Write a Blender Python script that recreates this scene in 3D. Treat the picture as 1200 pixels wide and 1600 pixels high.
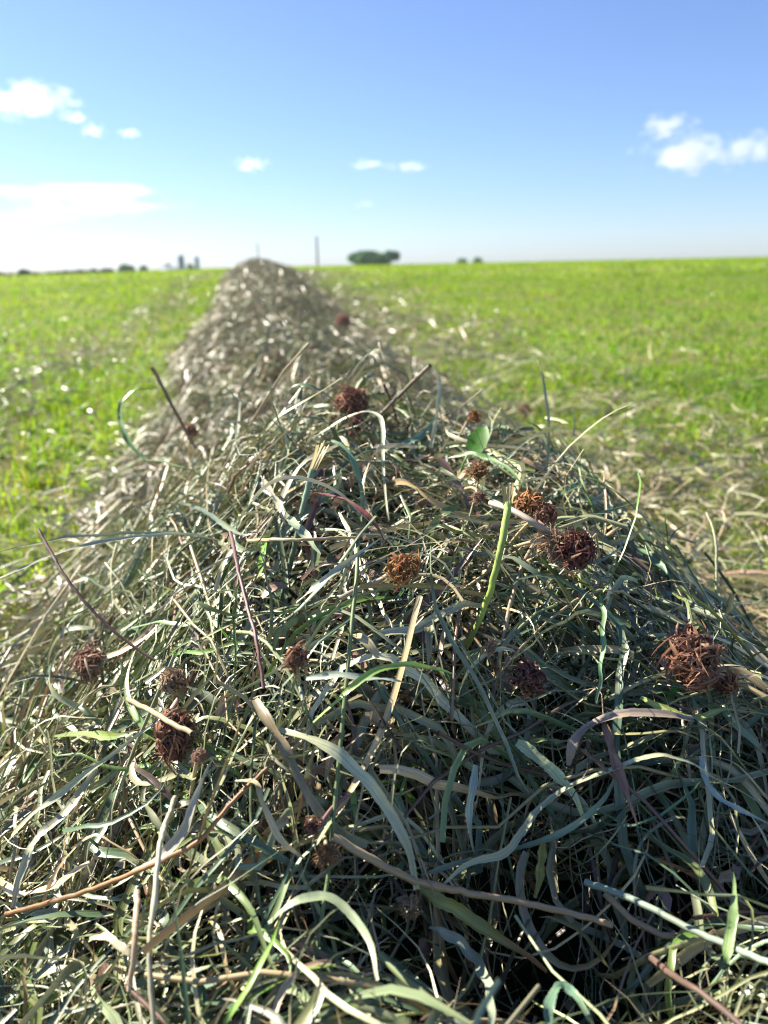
import bpy, math, random
import numpy as np
from mathutils import Vector, Matrix

SC = bpy.context.scene
for o in list(bpy.data.objects):
    bpy.data.objects.remove(o)
COL = SC.collection
rng = np.random.default_rng(7)
random.seed(7)
R = math.radians

# ------------------------------------------------------------------ camera
CAM = Vector((0.0, 0.0, 0.42))
PITCH = R(17.9)
FPX = 1202.0                      # focal length in pixels of the 1200 x 1600 photograph
cam = bpy.data.cameras.new('camera')
cam_o = bpy.data.objects.new('camera', cam)
COL.objects.link(cam_o)
cam_o.location = CAM
ROLL = R(1.0)                     # the phone was held slightly askew
cam_o.rotation_euler = (Matrix.Rotation(R(90) - PITCH, 3, 'X') @ Matrix.Rotation(-ROLL, 3, 'Z')).to_euler()
cam.sensor_fit = 'VERTICAL'
cam.sensor_height = 9.8
cam.sensor_width = 7.35
cam.lens = 9.8 * FPX / 1600.0
cam.clip_start = 0.02
cam.clip_end = 30000
cam.dof.use_dof = True
cam.dof.focus_distance = 0.45
cam.dof.aperture_fstop = 2.05
cam.dof.aperture_blades = 0
SC.camera = cam_o

# ------------------------------------------------------------------ sky, sun, exposure
SUN_AZ, SUN_EL = R(-62), R(36)    # left of the view direction, ahead of the camera
world = bpy.data.worlds.new('World')
SC.world = world
world.use_nodes = True
wn, wl = world.node_tree.nodes, world.node_tree.links
sky = wn.new('ShaderNodeTexSky')
sky.sky_type = 'NISHITA'
sky.sun_disc = False
sky.sun_elevation = SUN_EL
sky.sun_rotation = SUN_AZ
sky.altitude = 250
sky.air_density = 1.0
sky.dust_density = 0.35
sky.ozone_density = 8.0
tint = wn.new('ShaderNodeMix'); tint.data_type = 'RGBA'; tint.blend_type = 'MULTIPLY'; tint.inputs[0].default_value = 1.0
tint.inputs[7].default_value = (1.0, 0.995, 1.11, 1)          # white balance of the phone
hz = wn.new('ShaderNodeHueSaturation'); hz.inputs['Saturation'].default_value = 0.92
wl.new(sky.outputs[0], hz.inputs['Color']); wl.new(hz.outputs[0], tint.inputs[6]); wl.new(tint.outputs[2], wn['Background'].inputs[0])
wn['Background'].inputs[1].default_value = 0.062

sun = bpy.data.lights.new('sun', 'SUN')
sun.energy = 5.0
sun.angle = R(0.53)
sun.color = (1.0, 0.92, 0.78)
sun_o = bpy.data.objects.new('sun', sun)
COL.objects.link(sun_o)
sd = Vector((math.sin(SUN_AZ) * math.cos(SUN_EL), math.cos(SUN_AZ) * math.cos(SUN_EL), math.sin(SUN_EL)))
sun_o.rotation_euler = sd.to_track_quat('Z', 'Y').to_euler()
sun_o.location = (-5, 5, 8)

SC.view_settings.view_transform = 'Standard'
SC.view_settings.look = 'None'
SC.view_settings.exposure = 1.45
SC.view_settings.gamma = 1.0
SC.view_settings.use_curve_mapping = False
cy = SC.cycles
cy.max_bounces = 7
cy.diffuse_bounces = 1
cy.glossy_bounces = 2
cy.transmission_bounces = 4
cy.transparent_max_bounces = 6
cy.volume_bounces = 4
cy.filter_width = 1.1
cy.use_denoising = True
cy.caustics_reflective = False
cy.caustics_refractive = False

# ------------------------------------------------------------------ tools
def lin(r, g, b):
    f = lambda c: (c / 255 / 12.92) if c / 255 <= 0.04045 else ((c / 255 + 0.055) / 1.055) ** 2.4
    return np.array((f(r), f(g), f(b)))

def sstep(a, b, x):
    t = np.clip((np.asarray(x, float) - a) / (b - a), 0, 1)
    return t * t * (3 - 2 * t)

_noise = {}
def wave(x, y, scale, seed, n=9):
    """smooth pseudo random field, about -1..1"""
    if seed not in _noise:
        r = np.random.default_rng(seed)
        a = r.uniform(0, 2 * math.pi, n)
        k = r.uniform(0.55, 1.7, n)
        _noise[seed] = (np.cos(a) * k, np.sin(a) * k, r.uniform(0, 6.28, n))
    cx, cyy, ph = _noise[seed]
    x = np.asarray(x, float)[..., None] / scale * 2 * math.pi
    y = np.asarray(y, float)[..., None] / scale * 2 * math.pi
    return np.sin(x * cx + y * cyy + ph).sum(-1) / math.sqrt(len(cx)) * 0.9

def ground(x, y):
    x = np.asarray(x, float); y = np.asarray(y, float)
    g = 0.27 * sstep(3.5, 12.5, y) + 0.06 * sstep(12, 40, y)
    far = np.clip(y - 46, 0, 600)
    g = g - 0.02 * far * sstep(46, 80, y)
    xc = np.clip(x, -28, 24)
    g = g + (-0.0050 * np.clip(-xc - 6, 0, 22) ** 2 + 0.003 * xc) * sstep(6, 36, y)
    return g + 0.012 * wave(x, y, 1.3, 11) * sstep(0.6, 2, np.hypot(x, y))

def row_centre(y):
    y = np.asarray(y, float)
    return 0.10 - 0.158 * y + 0.03 * np.sin(y * 1.1 + .5) * sstep(1, 3, y)

HY = [-1.0, 0.05, 0.20, 0.32, 0.45, 0.60, 0.76, 0.95, 1.15, 1.5, 2.2, 3.0, 4.2, 5.5, 7.0, 9.0, 10.5, 12.5, 16, 40, 60]
HZ = [0.13, 0.13, 0.145, 0.195, 0.255, 0.285, 0.29, 0.215, 0.16, 0.16, 0.175, 0.165, 0.175, 0.16, 0.165, 0.15, 0.17, 0.165, 0.17, 0.16, 0.0]
def hollow(x, y):
    return np.exp(-((x - 0.075) / 0.075) ** 2 - ((y - 0.285) / 0.055) ** 2) + 0.7 * np.exp(-((x - 0.20) / 0.06) ** 2 - ((y - 0.31) / 0.05) ** 2)

def hay(x, y, rough=1.0):
    """height of the raked hay above the ground"""
    x = np.asarray(x, float); y = np.asarray(y, float)
    d = x - row_centre(y)
    w = np.where(d < 0, 0.37 + 0.10 * sstep(1.8, 5, y), 0.41 + 0.11 * sstep(0.9, 2.5, y)) + 0.05 * wave(y, y * 0, 1.7, 21) * sstep(1, 2, y)
    u = np.clip(np.abs(d) / w, 0, 1)
    prof = (1 - u * u) ** (1.35 - 0.5 * sstep(0.9, 1.8, y))
    h = np.interp(y, HY, HZ) * prof
    h = h - 0.095 * hollow(x, y)
    h = h + rough * prof * (0.015 * wave(x, y, 0.17, 22) + 0.014 * wave(x, y, 0.33, 25) + 0.026 * wave(x, y, 0.42, 23) * sstep(0.9, 1.6, y) + 0.02 * wave(x, y, 1.1, 24) * sstep(3, 6, y))
    return np.maximum(h, 0)

def surf(x, y):
    return ground(x, y) + hay(x, y)

def ray(px, py):
    a0 = (px - 600) / FPX; b0 = (800 - py) / FPX
    a, b = a0 * math.cos(ROLL) + b0 * math.sin(ROLL), b0 * math.cos(ROLL) - a0 * math.sin(ROLL)
    c, s = math.cos(PITCH), math.sin(PITCH)
    return np.array((a, c + b * s, -s + b * c))        # per unit depth along the axis

def at(px, py, d):
    return np.array(CAM) + ray(px, py) * d

def hit_depth(px, py, lift=0.0):
    r = ray(px, py)
    d = np.linspace(0.12, 3.0, 1200)
    p = np.array(CAM) + d[:, None] * r
    below = p[:, 2] < surf(p[:, 0], p[:, 1]) + lift
    return float(d[np.argmax(below)]) if below.any() else None

def mesh_obj(name, V, F, mat, parent=None, col=None, strip=None, smooth=True, matidx=None):
    """one mesh from numpy arrays; F is (n, 3) or (n, 4)"""
    V = np.asarray(V, np.float32).reshape(-1, 3)
    F = np.asarray(F, np.int32)
    me = bpy.data.meshes.new(name)
    me.vertices.add(len(V)); me.vertices.foreach_set('co', V.ravel())
    k = F.shape[1]
    me.loops.add(F.size); me.loops.foreach_set('vertex_index', F.ravel())
    me.polygons.add(len(F)); me.polygons.foreach_set('loop_start', np.arange(0, F.size, k, dtype=np.int32))
    if smooth:
        me.polygons.foreach_set('use_smooth', np.ones(len(F), bool))
    if col is not None:
        a = me.attributes.new('Col', 'FLOAT_COLOR', 'POINT')
        c = np.ones((len(V), 4), np.float32); c[:, :3] = col
        a.data.foreach_set('color', c.ravel())
    if strip is not None:
        a = me.attributes.new('strip', 'FLOAT_VECTOR', 'POINT')
        a.data.foreach_set('vector', np.asarray(strip, np.float32).ravel())
    me.update(calc_edges=True)
    if mat: me.materials.append(mat)
    o = bpy.data.objects.new(name, me)
    COL.objects.link(o)
    if parent: o.parent = parent
    return o

def norm(a):
    return a / np.maximum(np.linalg.norm(a, axis=-1, keepdims=True), 1e-9)

def frames(P, roll, facing=None):
    T = norm(np.gradient(P, axis=1))
    up = np.array((0, 0, 1.0)) if facing is None else facing
    S0 = np.cross(T, np.broadcast_to(up, T.shape))
    bad = np.linalg.norm(S0, axis=-1, keepdims=True) < 0.05
    S0 = norm(np.where(bad, np.cross(T, np.broadcast_to(np.array((0.3, 1.0, 0.1)), T.shape)), S0))
    N0 = np.cross(S0, T)
    c, s = np.cos(roll)[..., None], np.sin(roll)[..., None]
    return T, c * S0 + s * N0, c * N0 - s * S0

def ribbons(P, W, roll, colour, fold=0.25, facing=None, seedoff=0.0, flat=False):
    """N leaf blades of M stations; returns verts, quads, colours and strip coordinates"""
    N, M, _ = P.shape
    T, S, Nn = frames(P, roll, facing)
    Wv = W[..., None] * 0.5
    L = np.concatenate([np.zeros((N, 1)), np.cumsum(np.linalg.norm(np.diff(P, axis=1), axis=2), axis=1)], 1)
    rnd = rng.uniform(0, 1, (N, 1)) + seedoff
    if np.ndim(colour) == 2:
        colour = np.repeat(colour[:, None, :], M, 1)
    if flat:
        V = np.stack([P - S * Wv, P + S * Wv], 2); K = 2
        us = np.array((0.0, 1.0))
    else:
        V = np.stack([P - S * Wv, P - Nn * Wv * 2 * fold, P + S * Wv], 2); K = 3
        us = np.array((0.0, 0.5, 1.0))
    idx = np.arange(N * M * K).reshape(N, M, K)
    a = idx[:, :-1, :-1]; b = idx[:, :-1, 1:]; c = idx[:, 1:, 1:]; d = idx[:, 1:, :-1]
    F = np.stack([a, b, c, d], -1).reshape(-1, 4)
    st = np.stack([np.broadcast_to(us, (N, M, K)), np.broadcast_to(L[..., None], (N, M, K)),
                   np.broadcast_to(rnd[..., None], (N, M, K))], -1)
    cc = np.broadcast_to(colour[:, :, None, :], (N, M, K, 3))
    return V.reshape(-1, 3), F, cc.reshape(-1, 3), st.reshape(-1, 3)

def tubes(P, Rad, colour, k=5):
    N, M, _ = P.shape
    T, S, Nn = frames(P, np.zeros((N, M)))
    ang = np.arange(k) / k * 2 * math.pi
    V = P[:, :, None] + Rad[:, :, None, None] * (np.cos(ang)[None, None, :, None] * S[:, :, None] + np.sin(ang)[None, None, :, None] * Nn[:, :, None])
    idx = np.arange(N * M * k).reshape(N, M, k)
    nx = np.roll(idx, -1, axis=2)
    F = np.stack([idx[:, :-1], nx[:, :-1], nx[:, 1:], idx[:, 1:]], -1).reshape(-1, 4)
    L = np.concatenate([np.zeros((N, 1)), np.cumsum(np.linalg.norm(np.diff(P, axis=1), axis=2), axis=1)], 1)
    if np.ndim(colour) == 2:
        colour = np.repeat(colour[:, None, :], M, 1)
    st = np.stack([np.broadcast_to(np.abs(np.linspace(-1, 1, k)), (N, M, k)), np.broadcast_to(L[..., None], (N, M, k)),
                   np.broadcast_to(rng.uniform(0, 1, (N, 1, 1)), (N, M, k))], -1)
    cc = np.broadcast_to(colour[:, :, None, :], (N, M, k, 3))
    return V.reshape(-1, 3), F, cc.reshape(-1, 3), st.reshape(-1, 3)

def join(parts):
    V, F, C, S, n = [], [], [], [], 0
    for v, f, c, s in parts:
        V.append(v); F.append(f + n); C.append(c); S.append(s); n += len(v)
    return np.concatenate(V), np.concatenate(F), np.concatenate(C), np.concatenate(S)

def tag(o, label=None, cat=None, group=None, kind=None):
    if label: o['label'] = label
    if cat: o['category'] = cat
    if group: o['group'] = group
    if kind: o['kind'] = kind
    return o

def empty(name, loc=(0, 0, 0)):
    o = bpy.data.objects.new(name, None)
    o.empty_display_size = 0.02
    COL.objects.link(o)
    o.location = loc
    return o

# ------------------------------------------------------------------ materials
def plant_material(name, rough=0.42, spec=0.45, trans=0.28, streak=0.35, blotch=(0.42, 0.33, 0.17), blotch_amt=0.35, bump=0.25, tgain=(1.0, 1.0, 1.0)):
    m = bpy.data.materials.new(name); m.use_nodes = True
    nt = m.node_tree; n, l = nt.nodes, nt.links
    n.clear()
    out = n.new('ShaderNodeOutputMaterial')
    pr = n.new('ShaderNodeBsdfPrincipled'); pr.inputs['Roughness'].default_value = rough
    pr.inputs['Specular IOR Level'].default_value = spec
    ca = n.new('ShaderNodeAttribute'); ca.attribute_name = 'Col'
    st = n.new('ShaderNodeAttribute'); st.attribute_name = 'strip'
    sp = n.new('ShaderNodeSeparateXYZ'); l.new(st.outputs['Vector'], sp.inputs[0])
    def comb(a, ka, b, kb, c, kc):
        cb = n.new('ShaderNodeCombineXYZ')
        for i, (src, k) in enumerate(((a, ka), (b, kb), (c, kc))):
            mu = n.new('ShaderNodeMath'); mu.operation = 'MULTIPLY'; mu.inputs[1].default_value = k
            l.new(sp.outputs[src], mu.inputs[0]); l.new(mu.outputs[0], cb.inputs[i])
        return cb
    c1 = comb(0, 7.0, 1, 14.0, 2, 61.0)
    n1 = n.new('ShaderNodeTexNoise'); n1.inputs['Scale'].default_value = 1.0; n1.inputs['Detail'].default_value = 2.0
    l.new(c1.outputs[0], n1.inputs['Vector'])
    c2 = comb(0, 1.2, 1, 38.0, 2, 97.0)
    n2 = n.new('ShaderNodeTexNoise'); n2.inputs['Scale'].default_value = 1.0; n2.inputs['Detail'].default_value = 3.0
    l.new(c2.outputs[0], n2.inputs['Vector'])
    mr = n.new('ShaderNodeMapRange'); l.new(n1.outputs[0], mr.inputs[0])
    mr.inputs[1].default_value = 0.25; mr.inputs[2].default_value = 0.75
    mr.inputs[3].default_value = 1 - streak; mr.inputs[4].default_value = 1 + streak
    mul = n.new('ShaderNodeVectorMath'); mul.operation = 'SCALE'
    l.new(ca.outputs['Color'], mul.inputs[0]); l.new(mr.outputs[0], mul.inputs[3])
    br = n.new('ShaderNodeMapRange'); l.new(n2.outputs[0], br.inputs[0])
    br.inputs[1].default_value = 0.52; br.inputs[2].default_value = 0.72
    br.inputs[3].default_value = 0.0; br.inputs[4].default_value = blotch_amt
    mx = n.new('ShaderNodeMix'); mx.data_type = 'RGBA'
    l.new(br.outputs[0], mx.inputs[0]); l.new(mul.outputs[0], mx.inputs[6]); mx.inputs[7].default_value = (*blotch, 1)
    l.new(mx.outputs[2], pr.inputs['Base Color'])
    if bump:
        bp = n.new('ShaderNodeBump'); bp.inputs['Strength'].default_value = bump; bp.inputs['Distance'].default_value = 0.001
        l.new(n1.outputs[0], bp.inputs['Height']); l.new(bp.outputs[0], pr.inputs['Normal'])
    if trans > 0:
        tr = n.new('ShaderNodeBsdfTranslucent')
        tc = n.new('ShaderNodeMix'); tc.data_type = 'RGBA'; tc.blend_type = 'MULTIPLY'; tc.inputs[0].default_value = 1
        l.new(mx.outputs[2], tc.inputs[6]); tc.inputs[7].default_value = (*tgain, 1)
        l.new(tc.outputs[2], tr.inputs[0])
        ms = n.new('ShaderNodeMixShader'); ms.inputs[0].default_value = trans
        l.new(pr.outputs[0], ms.inputs[1]); l.new(tr.outputs[0], ms.inputs[2])
        l.new(ms.outputs[0], out.inputs[0])
    else:
        l.new(pr.outputs[0], out.inputs[0])
    return m

def plain_material(name, colour, rough=0.8, var=0.25, scale=8.0, spec=0.2, second=None, bump=0.0, detail=4.0):
    m = bpy.data.materials.new(name); m.use_nodes = True
    nt = m.node_tree; n, l = nt.nodes, nt.links
    pr = n['Principled BSDF']; pr.inputs['Roughness'].default_value = rough
    pr.inputs['Specular IOR Level'].default_value = spec
    tc = n.new('ShaderNodeTexCoord')
    nz = n.new('ShaderNodeTexNoise'); nz.inputs['Scale'].default_value = scale; nz.inputs['Detail'].default_value = detail
    l.new(tc.outputs['Object'], nz.inputs['Vector'])
    mx = n.new('ShaderNodeMix'); mx.data_type = 'RGBA'
    a = np.array(colour); b = np.array(second) if second is not None else a * (1 - var)
    mx.inputs[6].default_value = (*a, 1); mx.inputs[7].default_value = (*b, 1)
    mr = n.new('ShaderNodeMapRange'); mr.inputs[1].default_value = 0.35; mr.inputs[2].default_value = 0.65
    l.new(nz.outputs[0], mr.inputs[0]); l.new(mr.outputs[0], mx.inputs[0])
    l.new(mx.outputs[2], pr.inputs['Base Color'])
    if bump:
        bp = n.new('ShaderNodeBump'); bp.inputs['Strength'].default_value = 0.6; bp.inputs['Distance'].default_value = bump
        l.new(nz.outputs[0], bp.inputs['Height']); l.new(bp.outputs[0], pr.inputs['Normal'])
    return m

M_HAY = plant_material('cut_hay', rough=0.36, spec=0.65, trans=0.10)
M_GRASS = plant_material('living_grass', rough=0.45, spec=0.35, trans=0.56, streak=0.2, blotch_amt=0.10, bump=0.0, tgain=(1.15, 1.1, 0.6))
M_FLOWER = plant_material('dry_clover', rough=0.75, spec=0.15, trans=0.22, streak=0.4, blotch=(0.30, 0.16, 0.09), blotch_amt=0.4, bump=0.0)
M_STEM = plant_material('dry_stem', rough=0.5, spec=0.35, trans=0.0, streak=0.3, blotch=(0.20, 0.12, 0.08), blotch_amt=0.35, bump=0.3)
M_SOIL = plain_material('field_soil', (0.14, 0.19, 0.035), 0.95, scale=1.6, second=(0.16, 0.14, 0.055), bump=0.01, detail=8.0)
M_CORE = plain_material('packed_hay', (0.035, 0.038, 0.02), 0.95, scale=60.0, second=(0.018, 0.018, 0.012), bump=0.006)  # base colour taken near black to paint deep shade behind the strands
M_LEAF = plant_material('tree_leaf', rough=0.5, spec=0.3, trans=0.45, streak=0.1, blotch_amt=0.0, bump=0.0)
M_BARK = plain_material('bark', (0.10, 0.075, 0.05), 0.9, scale=6.0)
M_POLE = plain_material('weathered_pole', (0.22, 0.19, 0.16), 0.85, scale=5.0)
M_SILO = plain_material('silo_blue_enamel', (0.03, 0.11, 0.19), 0.45, scale=0.6, spec=0.4)
M_SILOCAP = plain_material('silo_cap', (0.08, 0.16, 0.22), 0.5, scale=0.6, spec=0.4)
M_SHED = plain_material('shed_siding', (0.75, 0.76, 0.76), 0.7, scale=0.5, var=0.1)
M_ROOF = plain_material('shed_roof', (0.30, 0.33, 0.36), 0.5, scale=0.5)

# ------------------------------------------------------------------ the field
ang = np.concatenate([np.linspace(-math.pi, -0.75, 40, endpoint=False), np.linspace(-0.75, 0.75, 121), np.linspace(0.75, math.pi, 40)[1:]])
rad = np.concatenate([[0.0], np.geomspace(0.12, 9000, 150)])
A, RR = np.meshgrid(ang, rad)
GX, GY = RR * np.sin(A), RR * np.cos(A)
GV = np.stack([GX, GY, ground(GX, GY)], -1)
i = np.arange(GX.size).reshape(GX.shape)
GF = np.stack([i[:-1, :-1], i[1:, :-1], i[1:, 1:], i[:-1, 1:]], -1).reshape(-1, 4)[:, ::-1]
tag(mesh_obj('field', GV, GF, M_SOIL), 'mown green hayfield rising gently to a low crest', None, None, 'structure')

def pick(palette, weights, n):
    pal = np.array(palette); w = np.array(weights, float); w /= w.sum()
    c = pal[rng.choice(len(pal), n, p=w)]
    j = rng.normal(1, 0.16, (n, 1)) * (1 + rng.normal(0, 0.05, (n, 3)))
    return np.clip(c * np.clip(j, 0.5, 1.6), 0.008, 0.8)

G_PAL = [(0.25, 0.41, 0.03), (0.20, 0.38, 0.03), (0.33, 0.46, 0.04), (0.13, 0.28, 0.04), (0.30, 0.30, 0.09), (0.36, 0.29, 0.15)]

def row_offset(x, y):
    return x - row_centre(y)

def field_points(n, y0, y1, spread=0.62, pw=1.0):
    """random ground points in a wedge a good deal wider than the view, away from the windrow"""
    t = rng.uniform(0, 1, n)
    y = (y0 ** 2 + t * (y1 ** 2 - y0 ** 2)) ** 0.5
    x = rng.uniform(-1, 1, n) * (spread * y + 0.35)
    d = row_offset(x, y)
    keep = (d < -0.33) | (d > 0.40)
    return x[keep], y[keep]

def grass(n, y0, y1, M, wmin, wmax, hmin, hmax, name):
    x, y = field_points(n, y0, y1)
    # tufts
    x = x + 0.03 * wave(x, y, 0.11, 31) ; y = y + 0.03 * wave(x, y, 0.10, 32)
    d = row_offset(x, y)
    # the strips next to the row and the raked track are thinner
    thin = 0.55 * sstep(1.5, 0.45, np.where(d > 0, d, 9)) + 0.3 * np.exp(-((d + 0.90) / 0.17) ** 2)
    patch = 0.5 + 0.5 * wave(x, y, 0.55, 33)
    keep = rng.uniform(0, 1, len(x)) > np.clip(thin, 0, 0.8) * 0.85 + 0.2 * (1 - np.clip(patch, 0, 1))
    x, y, d, patch = x[keep], y[keep], d[keep], patch[keep]
    N = len(x)
    s = np.linspace(0, 1, M)[None]
    H = rng.uniform(hmin, hmax, (N, 1)) * (0.8 + 0.3 * np.clip(patch, 0, 1))[:, None]
    az = rng.uniform(0, 2 * math.pi, (N, 1)); lean = np.abs(rng.normal(0.25, 0.35, (N, 1)))
    bend = lean * s + 0.6 * lean * s ** 2.2
    P = np.stack([x[:, None] + np.cos(az) * H * bend, y[:, None] + np.sin(az) * H * bend,
                  ground(x, y)[:, None] - 0.004 + H * (s - 0.32 * lean * s ** 2.5)], -1)
    W = rng.uniform(wmin, wmax, (N, 1)) * np.clip(1.0 - s ** 2.2 * 0.93, 0.05, 1)
    c = pick(G_PAL, [5, 4, 4, 1.5, 0.9, 0.5], N)
    tone = wave(x, y, 1.9, 35)[:, None]
    c = c * (1 + 0.16 * tone * np.array((1.2, 0.8, 0.5)))
    roll = rng.uniform(0, 2 * math.pi, (N, 1)) * 0 + rng.normal(0, 0.5, (N, 1)) + np.zeros((N, M))
    return ribbons(P, W, roll, np.clip(c, 0.01, 0.6), flat=True)

g1 = grass(52000, 0.55, 3.2, 5, 0.0022, 0.0050, 0.020, 0.058, 'a')
g2 = grass(110000, 3.2, 11.0, 3, 0.004, 0.008, 0.020, 0.052, 'b')
g3 = grass(150000, 11.0, 48.0, 3, 0.010, 0.024, 0.025, 0.06, 'c')
def beside(n):
    x = rng.uniform(-2.4, 2.4, n); y = rng.uniform(-0.9, 1.4, n); d = row_offset(x, y)
    k = ((d < -0.33) | (d > 0.40)) & ~((np.abs(x) < 0.62 * y + 0.35) & (y > 0.55))
    return x[k], y[k]
_fp = field_points
field_points = lambda n, a, b, **k: beside(n)
g4 = grass(48000, 0, 1, 4, 0.0022, 0.0050, 0.020, 0.055, 'd')
field_points = _fp
V, F, C, S = join([g1, g2, g3, g4])
tag(mesh_obj('meadow_grass', V, F, M_GRASS, None, C, S), 'short bright green regrowth of grass and clover across the mown field', 'grass', None, 'stuff')

# clover leaflets low in the sward
def leaflets(n, y0, y1, size):
    x, y = field_points(n, y0, y1)
    N = len(x); M = 4
    s = np.linspace(0, 1, M)[None]
    L = rng.uniform(0.7, 1.3, (N, 1)) * size
    az = rng.uniform(0, 6.28, (N, 1)); tl = rng.normal(0.35, 0.35, (N, 1))
    z0 = ground(x, y)[:, None] + rng.uniform(0.012, 0.045, (N, 1))
    P = np.stack([x[:, None] + np.cos(az) * L * s, y[:, None] + np.sin(az) * L * s, z0 + L * (tl * s - 0.35 * s * s)], -1)
    W = L * np.array((0.25, 0.72, 0.66, 0.12))[None]
    c = pick([(0.10, 0.24, 0.03), (0.15, 0.30, 0.03), (0.07, 0.19, 0.04)], [3, 3, 1], N)
    return ribbons(P, W, rng.normal(0, 0.4, (N, 1)) + np.zeros((N, M)), c, fold=0.12)
V, F, C, S = join([leaflets(9000, 0.55, 3.5, 0.012), leaflets(9000, 3.5, 10, 0.022)])
tag(mesh_obj('clover_leaflets', V, F, M_GRASS, None, C, S), 'small green clover leaflets mixed through the short field grass', 'clover leaves', None, 'stuff')

# ------------------------------------------------------------------ cut hay
H_PAL = [(0.31, 0.34, 0.18), (0.52, 0.50, 0.31), (0.18, 0.22, 0.08), (0.10, 0.17, 0.09), (0.48, 0.38, 0.21), (0.12, 0.065, 0.05), (0.13, 0.25, 0.04), (0.21, 0.25, 0.16), (0.30, 0.20, 0.11)]
M_PAL = [(0.21, 0.24, 0.10), (0.30, 0.31, 0.17), (0.14, 0.17, 0.06), (0.31, 0.25, 0.14), (0.15, 0.095, 0.07), (0.38, 0.35, 0.25), (0.22, 0.145, 0.10)]
M_W = [5, 3.5, 5, 4, 2.8, 1.0, 2]
H_W = [6, 4.5, 3.5, 3.5, 2.4, 0.9, 1.0, 4, 1.0]

def strand_paths(x, y, M, L, curv, zoff, tilt, arch, zfun):
    N = len(x)
    s = np.linspace(0, 1, M)[None]
    th = np.where(rng.uniform(0, 1, (N, 1)) < 0.8, rng.uniform(0, 2 * math.pi, (N, 1)), rng.normal(0.15, 0.55, (N, 1)) + math.pi * rng.integers(0, 2, (N, 1)))
    gx = ((zfun(x + 0.02, y) - zfun(x - 0.02, y)) / 0.04)[:, None]; gy = ((zfun(x, y + 0.02) - zfun(x, y - 0.02)) / 0.04)[:, None]
    m2 = gx * gx + gy * gy; dot = np.cos(th) * gx + np.sin(th) * gy       # lie evenly in the slope, not stretched down it
    kk = (1 - 1 / (1 + 1.6 * m2)) / np.maximum(m2, 1e-6)
    th = np.arctan2(np.sin(th) - gy * dot * kk, np.cos(th) - gx * dot * kk)
    k0 = rng.normal(0, 1, (N, 1)) * curv; k1 = rng.normal(0, 1, (N, 1)) * curv * 1.3
    kink = rng.uniform(0.2, 0.8, (N, 1)); ka = np.where(rng.uniform(0, 1, (N, 1)) < 0.22, rng.normal(0, 1.1, (N, 1)), 0)
    a = th + k0 * (s - 0.5) + k1 * (s - 0.5) ** 2 + ka * sstep(-0.05, 0.05, s - kink)
    ds = L / (M - 1)
    dx = np.cos(a) * ds; dy = np.sin(a) * ds
    X = np.cumsum(dx, 1); Y = np.cumsum(dy, 1)
    X = x[:, None] + X - X.mean(1, keepdims=True); Y = y[:, None] + Y - Y.mean(1, keepdims=True)
    if M >= 9:                                  # dry blades are crinkled
        for am, wl_ in ((0.0022, 0.06), (0.0011, 0.028)):
            fr = 2 * math.pi * L / wl_ * rng.uniform(0.7, 1.4, (N, 1)); p0 = rng.uniform(0, 6.28, (N, 1))
            k_ = rng.uniform(0, 1, (N, 1)) * am
            X = X - np.sin(a) * k_ * np.sin(s * fr + p0); Y = Y + np.cos(a) * k_ * np.sin(s * fr + p0)
    base = zfun(X, Y)
    # stiff strands bridge the hollows: blend towards the straight chord of the surface
    ch = base[:, :1] * (1 - s) + base[:, -1:] * s
    st = rng.uniform(0.0, 0.7, (N, 1))
    Z = base * (1 - st) + ch * st
    Z = Z + zoff + tilt * (s - 0.5) * L + arch * 4 * s * (1 - s)
    Z = Z + 0.006 * np.sin(s * rng.uniform(3, 11, (N, 1)) + rng.uniform(0, 6.28, (N, 1))) * np.minimum(L / 0.15, 1)
    Z = np.maximum(Z, ground(X, Y) + 0.004)
    return np.stack([X, Y, Z], -1), s

def low_surf(x, y):
    return surf(x, y) - 0.014

CLEAR = np.full((210, 160), -1.0)     # distance of the things that must stay in sight, on a coarse grid
def to_px(a, b):
    return (600 + FPX * (a * math.cos(ROLL) - b * math.sin(ROLL)), 800 - FPX * (b * math.cos(ROLL) + a * math.sin(ROLL)))

def keep_clear(Q, pad):
    d = Q - np.array(CAM)
    c_, s_ = math.cos(PITCH), math.sin(PITCH)
    dep = d[:, 1] * c_ - d[:, 2] * s_
    px, py = to_px(d[:, 0] / dep, (d[:, 1] * s_ + d[:, 2] * c_) / dep)
    n = int(math.ceil(pad / 8))
    for a, b, e in zip((px / 8).astype(int), (py / 8).astype(int), dep):
        for i_ in range(-n, n + 1):
            for j_ in range(-n, n + 1):
                if i_ * i_ + j_ * j_ <= n * n and 0 <= b + i_ < 210 and 0 <= a + j_ < 160:
                    CLEAR[b + i_, a + j_] = max(CLEAR[b + i_, a + j_], e)

def hides(P):
    """strands that would lie right across one of those things"""
    Pd = np.concatenate([P[:, :-1] * (1 - t) + P[:, 1:] * t for t in (0, 0.33, 0.67)], 1)
    d = Pd - np.array(CAM)
    c_, s_ = math.cos(PITCH), math.sin(PITCH)
    dep = np.maximum(d[..., 1] * c_ - d[..., 2] * s_, 0.02)
    px, py = to_px(d[..., 0] / dep, (d[..., 1] * s_ + d[..., 2] * c_) / dep)
    a = (px / 8).astype(int); b = (py / 8).astype(int)
    ok = (a >= 0) & (a < 160) & (b >= 0) & (b < 210)
    z = CLEAR[np.clip(b, 0, 209), np.clip(a, 0, 159)]
    over = (ok & (z > 0) & (dep < z - 0.001)).sum(1)
    return (over >= 1) & (rng.uniform(0, 1, len(P)) < 0.93)

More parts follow.
